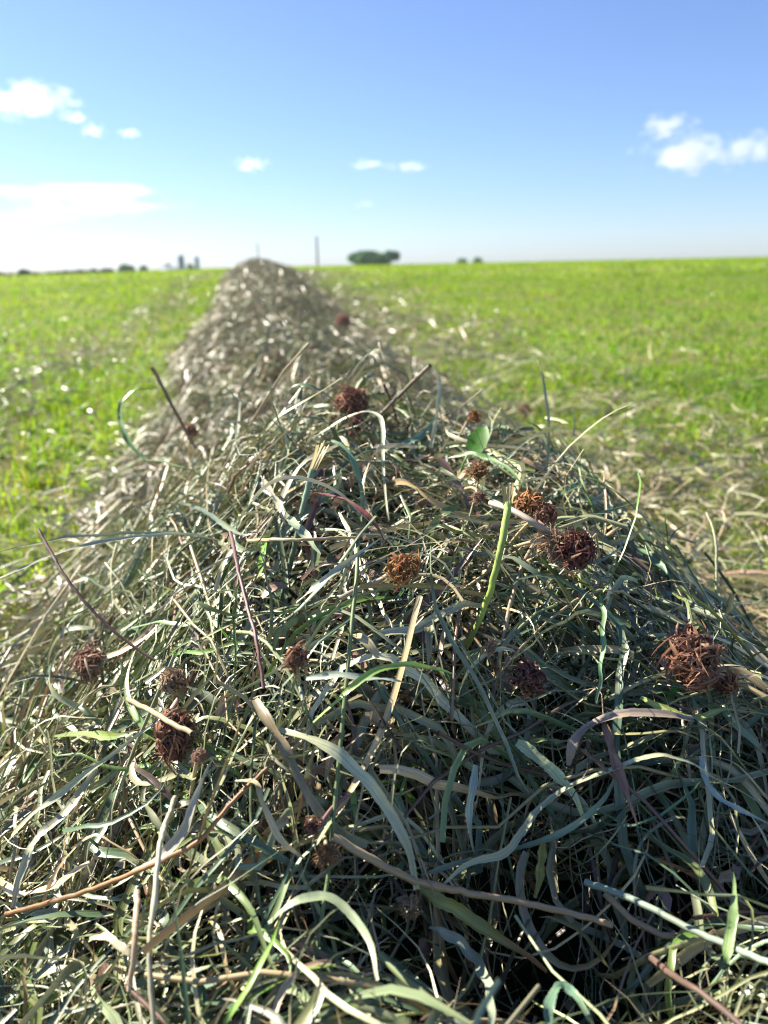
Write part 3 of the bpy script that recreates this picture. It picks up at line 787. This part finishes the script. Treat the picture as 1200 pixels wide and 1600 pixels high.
clover('pale tan underside of a head turned to the left', 868, 848, 62, TANH, (-0.3, -0.95, 0.1), depth=0.445, n=130, spiky=0.9, squash=0.55, stem_to=[(836, 818, 0.445), (800, 797, 0.455), (766, 786, 0.47)], stem_col=(0.50, 0.42, 0.34), stem_w=0.0019, bract=False)
clover('dark maroon clover head drooping on the right shoulder of the mound', 900, 862, 78, DARK, (0.55, -0.6, -0.2), depth=0.44, n=190)
clover('orange brown wispy head lying at the mound centre', 630, 886, 56, ORNG, (0.85, -0.2, 0.45), lift=0.022, n=130, squash=1.1, stem_to=[(596, 905), (560, 920), (530, 936)], stem_col=(0.40, 0.35, 0.26), stem_w=0.0014)
clover('brown head upright on a grey green leafy base left of centre', 463, 1028, 54, RED, (0.0, -0.15, 1), lift=0.042, n=140, squash=1.05, stem_to=[(468, 1068), (474, 1095)], stem_col=(0.26, 0.30, 0.22))
clover('big red brown clover head on the right slope', 1086, 1028, 96, RED, (0.1, -0.75, 0.65), lift=0.036, n=260, stem_to=[(1040, 1052), (1000, 1066), (950, 1092)], stem_col=(0.34, 0.36, 0.2), stem_w=0.0014)
clover('small brown head drooping right of the big red brown head', 1138, 1066, 48, RED, (0.7, -0.5, -0.4), lift=0.016, n=90, bract=False)
clover('dark brown head in the shade right of centre', 827, 1058, 64, DARK, (0.0, -0.6, 0.75), lift=0.026, n=160)
clover('pale pinkish faded head at the left edge of the hay', 138, 1036, 66, PINK, (-0.4, -0.6, 0.6), lift=0.020, n=130, squash=0.75)
clover('furry tan head half buried left of the upright brown head', 272, 1064, 50, TANH, (0.3, -0.7, 0.5), lift=0.018, n=120)
clover('large red brown head under a straw at the left', 272, 1150, 80, RED, (-0.5, -0.6, 0.5), lift=0.022, n=200)
clover('small pale pink seed spike right below the large left head', 312, 1182, 38, PINK, (0.4, -0.3, 0.8), lift=0.030, n=80, spiky=0.5, squash=1.5, bract=False)
clover('tan spiky seed head in the shade below the centre', 512, 1334, 54, GOLD, (0.2, -0.9, -0.2), lift=0.020, n=110, spiky=0.8, bract=False)
clover('shrivelled purple head above the tan spiky seed head', 488, 1290, 36, DARK, (-0.3, -0.3, 0.8), lift=0.026, n=70, stem_to=[(520, 1262), (545, 1240)], stem_col=(0.22, 0.12, 0.11))
clover('small tan brown head under the foot of the large pale leaf', 640, 1418, 40, TANH, (-0.2, -0.8, 0.3), lift=0.018, n=90)
clover('fluffy pale tuft beside the green stalk base', 766, 1012, 34, TANH, (0.2, -0.7, 0.6), lift=0.016, n=90, spiky=0.6, bract=False)
clover('faded pink head at the foot of the leaning dark stalk', 298, 672, 34, PINK, (0.3, -0.6, 0.6), depth=0.83, n=80, bract=False)
clover('blurred red brown head in the grass right of the crest', 820, 641, 26, RED, (0.0, -0.4, 1), depth=1.75, n=60, bract=False)
clover('blurred pinkish head on the windrow behind the crest', 536, 500, 26, PINK, (0.0, -0.4, 1), depth=3.6, n=60, bract=False)
clover('dried reddish scrap of a head on the crest near the green leaf', 742, 650, 34, ORNG, (0.6, -0.5, 0.4), depth=0.70, n=50, squash=0.6, stem_to=[(725, 668, 0.70), (712, 690, 0.70)], bract=False)
clover('tiny brown head at the right edge below the crest', 1192, 966, 34, RED, (0.0, -0.5, 0.8), lift=0.01, n=70, bract=False)

# the one fresh clover leaf by the crest, and a dry one in the shade
def leaf(label, px, py, wpx, hpx, col, depth, face, rot=0.0):
    c = at(px, py, depth)
    k = depth / FPX
    keep_clear(c[None], hpx * 0.6)
    root = empty('clover_leaf', c)
    m = 9; t = np.linspace(0, 1, m)
    up = np.array((math.sin(rot), 0.25, math.cos(rot))); up = norm(up)
    LP = (t[:, None] - 0.5) * hpx * k * up + np.array((0, -1, 0)) * (0.006 * np.sin(t * 3.1))[:, None]
    LW = wpx * k * np.sin(np.clip(0.12 + t * 0.82, 0, 1) * math.pi) ** 0.6
    v, f, c3, st = ribbons(LP[None], LW[None], np.zeros((1, m)), np.array([col]), fold=0.16, facing=norm(np.array(face))[None, None])
    mesh_obj('leaf_blade', v, f, M_GRASS, root, c3, st)
    Q = catmull(np.array([LP[0], LP[0] - up * 0.012, LP[0] - up * 0.03 + np.array((0.004, 0.01, -0.01))]), 8)
    v, f, c3, st = tubes(Q[None], np.full((1, 8), 0.0008), np.array([col]), 6)
    mesh_obj('leaf_stalk', v, f, M_STEM, root, c3, st)
    return tag(root, label, 'leaf')
leaf('fresh green clover leaf standing up at the crest', 744, 686, 36, 46, (0.10, 0.26, 0.05), 0.60, (-0.5, -0.8, 0.5), 0.5)

# ------------------------------------------------------------------ the loose hay around them
near = []
U_PAL = [(0.08, 0.12, 0.045), (0.13, 0.17, 0.07), (0.06, 0.095, 0.04), (0.18, 0.155, 0.08), (0.09, 0.055, 0.04)]   # unbleached green hay underneath, coloured darker still to deepen shade in the gaps
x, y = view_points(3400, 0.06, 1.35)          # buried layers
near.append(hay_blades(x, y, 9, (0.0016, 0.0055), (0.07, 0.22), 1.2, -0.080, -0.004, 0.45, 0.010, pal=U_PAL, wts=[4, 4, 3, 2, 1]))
x, y = view_points(8200, 0.06, 1.35)          # fine strands
near.append(hay_blades(x, y, 12, (0.0006, 0.0018), (0.04, 0.18), 2.2, -0.028, 0.013, 0.5, 0.016))
x, y = view_points(5200, 0.06, 1.35)          # broad leaves near the top
near.append(hay_blades(x, y, 16, (0.0020, 0.0060), (0.05, 0.20), 2.1, -0.020, 0.010, 0.45, 0.014))
x, y = view_points(2600, 0.06, 1.35)          # chaff
near.append(hay_blades(x, y, 5, (0.0015, 0.006), (0.008, 0.04), 1.8, -0.03, 0.010, 0.7, 0.003, pal=H_PAL + [(0.30, 0.17, 0.10), (0.35, 0.27, 0.2)], wts=H_W + [3, 3]))
x, y = view_points(1300, 0.06, 1.35)          # crumpled clover leaves and petals
near.append(hay_blades(x, y, 6, (0.005, 0.011), (0.009, 0.022), 2.2, -0.02, 0.010, 0.9, 0.004, pal=[(0.30, 0.20, 0.14), (0.20, 0.12, 0.09), (0.36, 0.30, 0.20), (0.16, 0.17, 0.09), (0.40, 0.27, 0.21)], wts=[3, 2, 3, 3, 2]))
x, y = view_points(900, 0.06, 1.35)
near.append(hay_stems(x, y, 7, (0.0006, 0.0014), (0.06, 0.22), -0.035, 0.010))
mid = []
def rp(n, a, b, pw=1.0):
    y = a * (b / a) ** (rng.uniform(0, 1, n) ** pw)
    x = row_centre(y) + np.clip(rng.normal(0.04, 0.24, n), -0.38, 0.7) * (1 + 0.12 * sstep(4, 9, y))
    return x, y
x, y = rp(20000, 1.2, 5.0)
mid.append(hay_blades(x, y, 7, (0.0018, 0.006), (0.07, 0.22), 1.5, -0.03, 0.016, 0.35, 0.018, flat=True, pal=M_PAL, wts=M_W))
x, y = rp(22000, 5.0, 14.0)
mid.append(hay_blades(x, y, 5, (0.003, 0.0085), (0.08, 0.25), 1.3, -0.02, 0.022, 0.35, 0.02, flat=True, pal=M_PAL, wts=M_W))
x, y = rp(7000, 14.0, 48.0)
mid.append(hay_blades(x, y, 4, (0.009, 0.02), (0.15, 0.40), 1.0, -0.01, 0.03, 0.3, 0.03, flat=True, pal=M_PAL, wts=M_W))
yb = rng.uniform(-0.7, 1.35, 5200); xb = row_centre(yb) + rng.uniform(-0.40, 0.54, 5200)
ob = (np.abs(xb) > 0.17 + 0.5 * yb) | (yb < 0.08)
near.append(hay_blades(xb[ob], yb[ob], 9, (0.0014, 0.0055), (0.07, 0.22), 1.6, -0.03, 0.010, 0.35, 0.012))
V, F, C, S = join(near + mid)
lo = to_row(mesh_obj('loose_hay', V, F, M_HAY, None, C, S)); lo['kind'] = 'stuff'

# dry strands left lying on the field: beside the row and along the raked track on the left
sc = []
def scatter(n, y0, y1, M, wr, lr, mode):
    y = y0 * (y1 / y0) ** rng.uniform(0, 1, n) if mode != 'near' else rng.uniform(y0, y1, n)
    if mode == 'right':
        d = 0.38 + np.abs(rng.normal(0, 0.50, n))
    elif mode == 'near':
        d = np.where(rng.uniform(0, 1, n) < 0.7, 0.36 + np.abs(rng.normal(0, 0.4, n)), -0.30 - np.abs(rng.normal(0, 0.3, n)))
    elif mode == 'left':
        d = -0.34 - np.abs(rng.normal(0, 0.07, n))
    elif mode == 'track':
        d = -0.90 + rng.normal(0, 0.12, n)
    else:
        d = rng.uniform(-1, 1, n) * (0.75 * y + 0.5)
    x = row_centre(y) + d
    k = (d < -0.30) | (d > 0.36)
    pt = wave(x, y, 0.7, 61) > -0.5 if mode in ('right', 'all') else np.ones(n, bool)
    x, y = x[k & pt], y[k & pt]
    zf = lambda X, Y: ground(X, Y) + 0.03 + hay(X, Y)
    return hay_blades(x, y, M, wr, lr, 1.6, -0.02, 0.022, 0.25, 0.012, flat=True, zfun=zf,
                      pal=[(0.36, 0.34, 0.19), (0.32, 0.27, 0.15), (0.25, 0.27, 0.13), (0.20, 0.13, 0.09), (0.44, 0.40, 0.28)], wts=[4, 3, 3, 0.8, 3])
sc.append(scatter(3500, 0.7, 4.0, 6, (0.0016, 0.0055), (0.04, 0.20), 'right'))
sc.append(scatter(4000, 4.0, 14.0, 4, (0.003, 0.009), (0.06, 0.22), 'right'))
sc.append(scatter(1500, -0.8, 0.8, 6, (0.0016, 0.0055), (0.04, 0.20), 'near'))
sc.append(scatter(700, 0.6, 3.0, 6, (0.0016, 0.005), (0.04, 0.18), 'left'))
sc.append(scatter(900, 3.0, 14.0, 4, (0.003, 0.008), (0.06, 0.2), 'left'))
sc.append(scatter(1300, 1.6, 14.0, 4, (0.002, 0.008), (0.04, 0.16), 'track'))
sc.append(scatter(900, 0.7, 4.0, 6, (0.0014, 0.004), (0.04, 0.14), 'all'))
sc.append(scatter(700, 4.0, 16.0, 4, (0.003, 0.008), (0.05, 0.18), 'all'))
V, F, C, S = join(sc)
tag(mesh_obj('scattered_hay', V, F, M_HAY, None, C, S), 'pale dry strands of hay left scattered over the field grass', 'loose hay', None, 'stuff')

# strands lying singly on top of the near mound, each a part of the windrow
x, y = view_points(700, 0.16, 0.95)
for q in range(min(420, len(x))):
    r_ = rng.uniform()
    if r_ < 0.82:
        v, f, c, s = hay_blades(x[q:q + 1], y[q:q + 1], 18, (0.0022, 0.0056), (0.07, 0.20), 2.0, 0.004, 0.016, 0.3, 0.016)
        if len(v): to_row(mesh_obj('grass_blade', v, f, M_HAY, None, c, s))
    else:
        v, f, c, s = hay_stems(x[q:q + 1], y[q:q + 1], 9, (0.0008, 0.0018), (0.09, 0.22), 0.002, 0.018, 7)
        if len(v): to_row(mesh_obj('straw', v, f, M_STEM, None, c, s))

# ------------------------------------------------------------------ far things
def far_at(px, py, dist):
    r = ray(px, py)
    return np.array(CAM) + r * dist / r[1]

def tree(label, px, top_py, wpx, dist, h, cols, seed, name='broadleaf_tree', lobes=9, leaves=5200, group=None, size=0.30):
    r = np.random.default_rng(seed)
    top = far_at(px, top_py, dist)
    w = wpx / FPX * dist / 0.952
    base = np.array((top[0], top[1], top[2] - h))
    root = empty(name, base)
    hc = min(h * 0.72, w * 1.1)
    centres, radii = [], []
    for k in range(lobes):
        a = r.uniform(0, 6.28); q = r.uniform(0.1, 0.36) * w * (1 if k else 0)
        centres.append((math.cos(a) * q, math.sin(a) * q, h - hc * r.uniform(0.28, 0.75)))
        radii.append((w * r.uniform(0.14, 0.22), hc * r.uniform(0.18, 0.27)))
    centres[0] = (0, 0, h - hc * 0.28); radii[0] = (w * 0.25, hc * 0.28)
    centres = np.array(centres); radii = np.array(radii)
    k = r.integers(0, lobes, leaves)
    dirs = norm(r.normal(0, 1, (leaves, 3))); rr = r.uniform(0.35, 1.08, (leaves, 1)) ** 0.6
    pos = centres[k] + dirs * rr * np.stack([radii[k, 0], radii[k, 0], radii[k, 1]], -1)
    pos[:, 2] = np.minimum(pos[:, 2], h)
    t1 = norm(r.normal(0, 1, (leaves, 3))); t2 = norm(np.cross(t1, r.normal(0, 1, (leaves, 3))))
    sz = size * r.uniform(0.6, 1.4, (leaves, 1))
    V = np.stack([pos - t1 * sz, pos + t2 * sz * 0.55, pos + t1 * sz, pos - t2 * sz * 0.55], 1).reshape(-1, 3)
    F = np.arange(leaves * 4).reshape(-1, 4)
    cc = np.array(cols)[r.integers(0, len(cols), leaves)] * r.uniform(0.7, 1.3, (leaves, 1))
    mesh_obj('crown', V, F, M_LEAF, root, np.repeat(cc, 4, 0), np.zeros((leaves * 4, 3)), smooth=False)
    # trunk with limbs into the lobes
    parts = []
    tr = max(0.10, w * 0.035)
    Q = catmull(np.array([(0, 0, -0.3), (0.05 * w * .3, 0, h * 0.25), (0, 0.02 * w, h * 0.55), (0, 0, h * 0.8)]), 10)
    parts.append(tubes(Q[None], (tr * np.linspace(1.2, 0.3, 10))[None], np.array([(0.1, 0.08, 0.05)]), 8))
    for cpt in centres[:6]:
        st_ = np.array((0, 0, h * r.uniform(0.25, 0.5)))
        Q = catmull(np.array([st_, (st_ + cpt) / 2 + np.array((0, 0, 0.05 * h)), cpt]), 7)
        parts.append(tubes(Q[None], (tr * np.linspace(0.5, 0.12, 7))[None], np.array([(0.1, 0.08, 0.05)]), 6))
    v, f, c3, s3 = join(parts)
    mesh_obj('trunk', v, f, M_BARK, root, c3, s3)
    return tag(root, label, 'tree', group)

TG = [(0.06, 0.17, 0.05), (0.08, 0.21, 0.055), (0.05, 0.15, 0.06), (0.10, 0.23, 0.05)]
tree('wide dark green tree rising behind the crest right of the tall pole', 576, 391, 66, 300, 9.5, TG, 5, lobes=12, leaves=8000, size=0.5)
tree('narrower tree touching the right side of the wide dark tree', 608, 391, 30, 304, 9.5, TG, 6, lobes=7, leaves=3200, size=0.5)
tree('low green treetop on the horizon right of the wide tree', 722, 403, 30, 330, 9.0, TG, 8, lobes=8, leaves=2500, size=0.4)
tree('second low treetop touching the first on the right horizon', 748, 402, 26, 333, 9.0, TG, 9, lobes=8, leaves=2500, size=0.4)
tree('dark round treetop on the left horizon', 195, 412, 32, 340, 10.0, TG, 12, lobes=9, leaves=3000, size=0.5)
tree('small treetop right of the dark round treetop', 223, 415, 14, 342, 10.0, TG, 13, lobes=6, leaves=1500, size=0.5)
tree('pale treetop behind the small white shed', 262, 412, 18, 640, 12.0, [(0.06, 0.11, 0.06), (0.08, 0.13, 0.07)], 14, lobes=7, leaves=2000, size=0.9)
tree('bush between the two blue silos', 296, 412, 16, 590, 10.0, TG, 15, lobes=6, leaves=1800, size=0.9, name='farm_tree')
# hedge at the far left: a row of shrubs
SHRUBS = [(-4, 424, 30, 'shrub of the left hedge cut by the picture edge'), (16, 425, 30, 'low rounded shrub just inside the left picture edge'),
          (36, 419, 18, 'tall pointed shrub standing out of the left hedge'), (54, 424, 32, 'rounded shrub right of the tall pointed shrub in the hedge'),
          (79, 423, 30, 'third rounded hedge shrub from the left picture edge'), (101, 421, 28, 'hedge shrub midway between picture edge and dark treetop'),
          (123, 420, 26, 'low shrub in the thinning right part of the hedge'), (145, 419, 26, 'second last low shrub of the hedge before the treetop'),
          (167, 417.5, 22, 'last low hedge shrub next to the dark round treetop')]
for k, (px, py, w, lab) in enumerate(SHRUBS):
    tree(lab, px, py + 1, w * 1.7, 165 + 4 * k, 5.0, [(0.06, 0.085, 0.045), (0.09, 0.10, 0.05), (0.05, 0.07, 0.045)], 40 + k, name='hedge_shrub', lobes=9, leaves=2600, size=0.3, group='shrubs of the left hedge')

def lathe(name, prof, mat, parent, seg=28):
    prof = np.array(prof, float)
    a = np.linspace(0, 2 * math.pi, seg, endpoint=False)
    V = np.stack([prof[:, 0, None] * np.cos(a), prof[:, 0, None] * np.sin(a), np.broadcast_to(prof[:, 1, None], (len(prof), seg))], -1)
    i = np.arange(V.shape[0] * seg).reshape(-1, seg); nx = np.roll(i, -1, 1)
    return mesh_obj(name, V, np.stack([i[:-1], nx[:-1], nx[1:], i[1:]], -1).reshape(-1, 4), mat, parent)

def silo(label, px, top, dist, wpx, h):
    t = far_at(px, top, dist); r = wpx / FPX * dist / 2
    root = empty('silo', (t[0], t[1], t[2] - h))
    prof = []
    rings = 12
    for k in range(rings):
        z0, z1 = (h - r * 0.5) * k / rings, (h - r * 0.5) * (k + 1) / rings
        prof += [(r * 1.012, z0), (r * 1.012, z0 + 0.12), (r, z0 + 0.14), (r, z1)]
    lathe('tower', prof, M_SILO, root)
    lathe('dome', [(r * 1.02, h - r * 0.5)] + [(r * 1.02 * math.cos(q), h - r * 0.5 + r * 0.5 * math.sin(q)) for q in np.linspace(0.1, 1.5, 8)] + [(0.01, h)], M_SILOCAP, root)
    Q = np.array([(r * 0.7, -r * 0.78, 0), (r * 0.7, -r * 0.78, h * 0.5), (r * 0.7, -r * 0.78, h - r * 0.5)])
    v, f, c3, s3 = tubes(catmull(Q, 6)[None], np.full((1, 6), 0.35), np.array([(0.1, 0.1, 0.1)]), 8)
    mesh_obj('ladder_chute', v, f, M_SILOCAP, root)
    return tag(root, label, 'silo', 'blue farm silos on the horizon')
silo('taller left dark blue silo on the far horizon', 282, 398, 600, 9.5, 20)
silo('slimmer right dark blue silo on the far horizon', 307, 400.5, 610, 6.5, 20)

def box(name, a, b, mat, parent):
    (x0, y0, z0), (x1, y1, z1) = a, b
    V = [(x0, y0, z0), (x1, y0, z0), (x1, y1, z0), (x0, y1, z0), (x0, y0, z1), (x1, y0, z1), (x1, y1, z1), (x0, y1, z1)]
    F = [(0, 3, 2, 1), (4, 5, 6, 7), (0, 1, 5, 4), (1, 2, 6, 5), (2, 3, 7, 6), (3, 0, 4, 7)]
    return mesh_obj(name, V, F, mat, parent, smooth=False)
p = far_at(264, 418.5, 560)
sh = empty('farm_shed', (p[0], p[1], p[2] - 5))
box('wall', (-5, -3, 0), (5, 3, 4.6), M_SHED, sh)
V = [(-5.4, -3.4, 4.5), (5.4, -3.4, 4.5), (5.4, 0, 6.0), (-5.4, 0, 6.0), (-5.4, 3.4, 4.5), (5.4, 3.4, 4.5)]
mesh_obj('roof', V, [(0, 1, 2, 3), (3, 2, 5, 4)], M_ROOF, sh, smooth=False)
box('door', (-1.6, -3.06, 0), (1.6, -2.99, 3.4), M_ROOF, sh)
tag(sh, 'small white shed on the horizon left of the silos', 'shed')

def pole(label, px, top, dist, h, r):
    t = far_at(px, top, dist)
    root = empty('utility_pole', (t[0], t[1], t[2] - h))
    lathe('shaft', [(r * 1.25, -0.5), (r * 1.15, h * 0.3), (r, h - 0.05), (r * 0.8, h), (0.005, h)], M_POLE, root, 12)
    lathe('insulator', [(0.03, h), (0.035, h + 0.08), (0.06, h + 0.1), (0.05, h + 0.16), (0.005, h + 0.18)], M_POLE, root, 10)
    return tag(root, label, 'pole', 'poles on the horizon')
pole('tall thin grey pole on the horizon right of the windrow end', 494.5, 369, 170, 10.0, 0.20)
pole('faint short pole rising behind the far end of the windrow', 402, 380, 260, 10.0, 0.18)

# ------------------------------------------------------------------ clouds
def cloud_material():
    m = bpy.data.materials.new('cloud_vapour'); m.use_nodes = True
    n, l = m.node_tree.nodes, m.node_tree.links
    n.clear()
    out = n.new('ShaderNodeOutputMaterial'); pv = n.new('ShaderNodeVolumePrincipled')
    pv.inputs['Color'].default_value = (0.98, 0.98, 0.99, 1)
    pv.inputs['Anisotropy'].default_value = 0.35
    tc = n.new('ShaderNodeTexCoord')
    ln = n.new('ShaderNodeVectorMath'); ln.operation = 'LENGTH'; l.new(tc.outputs['Object'], ln.inputs[0])
    oi = n.new('ShaderNodeObjectInfo')
    sc_ = n.new('ShaderNodeVectorMath'); sc_.operation = 'MULTIPLY'; sc_.inputs[1].default_value = (2.6, 1.4, 1.3)
    l.new(tc.outputs['Object'], sc_.inputs[0])
    ad = n.new('ShaderNodeVectorMath'); ad.operation = 'ADD'
    l.new(sc_.outputs[0], ad.inputs[0])
    rm = n.new('ShaderNodeMath'); rm.operation = 'MULTIPLY'; rm.inputs[1].default_value = 57.0
    l.new(oi.outputs['Random'], rm.inputs[0]); l.new(rm.outputs[0], ad.inputs[1])
    nz = n.new('ShaderNodeTexNoise'); nz.inputs['Scale'].default_value = 1.0; nz.inputs['Detail'].default_value = 5.0; nz.inputs['Roughness'].default_value = 0.6
    l.new(ad.outputs[0], nz.inputs['Vector'])
    # density = clamp((1 - r) * 0.9 + (noise - 0.5) * 2 - 0.2) * k
    a = n.new('ShaderNodeMath'); a.operation = 'MULTIPLY_ADD'; a.inputs[1].default_value = 3.4; a.inputs[2].default_value = -1.7 + 0.70
    l.new(nz.outputs[0], a.inputs[0])
    b = n.new('ShaderNodeMath'); b.operation = 'SUBTRACT'; l.new(a.outputs[0], b.inputs[0]); l.new(ln.outputs['Value'], b.inputs[1])
    c = n.new('ShaderNodeMapRange'); c.inputs[1].default_value = 0.0; c.inputs[2].default_value = 0.6; c.inputs[3].default_value = 0.0; c.inputs[4].default_value = 1.0
    l.new(b.outputs[0], c.inputs[0])
    at_ = n.new('ShaderNodeAttribute'); at_.attribute_type = 'OBJECT'; at_.attribute_name = 'thickness'
    d = n.new('ShaderNodeMath'); d.operation = 'MULTIPLY'
    l.new(c.outputs[0], d.inputs[0]); l.new(at_.outputs['Fac'], d.inputs[1])
    l.new(d.outputs[0], pv.inputs['Density'])
    l.new(pv.outputs[0], out.inputs['Volume'])
    return m
M_CLOUD = cloud_material()
ov = ovoid(1, 1, (0, 0, 1), 20, 12)
def cloud(label, px, py, wpx, hpx, thick, dist=3000):
    p = far_at(px, py, dist)
    k = dist / FPX / 0.952
    m_, n_ = ov.shape[:2]; i = np.arange(m_ * n_).reshape(m_, n_); nx = np.roll(i, -1, 1)
    fo = np.stack([i[:-1], i[1:], nx[1:], nx[:-1]], -1).reshape(-1, 4)
    o = mesh_obj('cloud', ov.reshape(-1, 3), fo, M_CLOUD)
    o.location = p
    sx, sz = wpx / 2 * k * 1.35, hpx / 2 * k * 1.5
    o.scale = (sx, max(sz * 1.6, sx * 0.5), sz)
    o['thickness'] = 0.65 * thick / (sz * 2)
    return tag(o, label, 'cloud', 'small clouds in the blue sky')
cloud('bright white puff cloud at the upper left edge', 42, 157, 118, 38, 2.4)
cloud('tiny cloud below right of the upper left cloud', 120, 184, 28, 11, 1.8)
cloud('small slanting cloud wisp above the low left bank', 146, 204, 34, 14, 1.6)
cloud('tiny flat cloud right of the slanting wisp', 203, 208, 28, 9, 1.6)
cloud('upper ragged streak of the long low cloud bank on the left', 95, 300, 250, 22, 0.5)
cloud('grey lower streak of the cloud bank on the left, right end', 165, 322, 190, 20, 0.55)
cloud('lowest faint cloud streak over the left horizon', 40, 340, 170, 12, 0.3)
cloud('small lone oval cloud left of centre', 392, 257, 46, 15, 1.6)
cloud('left half of the thin cloud streak at the centre', 575, 257, 48, 10, 1.0)
cloud('right half of the thin cloud streak at the centre', 638, 261, 52, 11, 1.0)
cloud('very faint small cloud below the centre streak', 568, 319, 30, 8, 0.5)
cloud('upper small white cloud on the right', 1043, 198, 72, 24, 1.8)
cloud('large grey white cloud on the right', 1082, 241, 140, 42, 2.0)
cloud('cloud cut by the right edge beside the large one', 1180, 232, 76, 32, 1.6)

# ------------------------------------------------------------------ haze: the summer air over the fields
m = bpy.data.materials.new('summer_haze'); m.use_nodes = True
m.node_tree.nodes.clear()
ho = m.node_tree.nodes.new('ShaderNodeOutputMaterial'); hv = m.node_tree.nodes.new('ShaderNodeVolumePrincipled')
hv.inputs['Color'].default_value = (0.80, 0.90, 1.0, 1); hv.inputs['Density'].default_value = 0.00018; hv.inputs['Anisotropy'].default_value = 0.3
m.node_tree.links.new(hv.outputs[0], ho.inputs['Volume'])
tag(box('haze', (-1500, -60, -14), (1500, 900, 30), m, None), 'thin pale summer haze over the fields', 'haze', None, 'stuff')
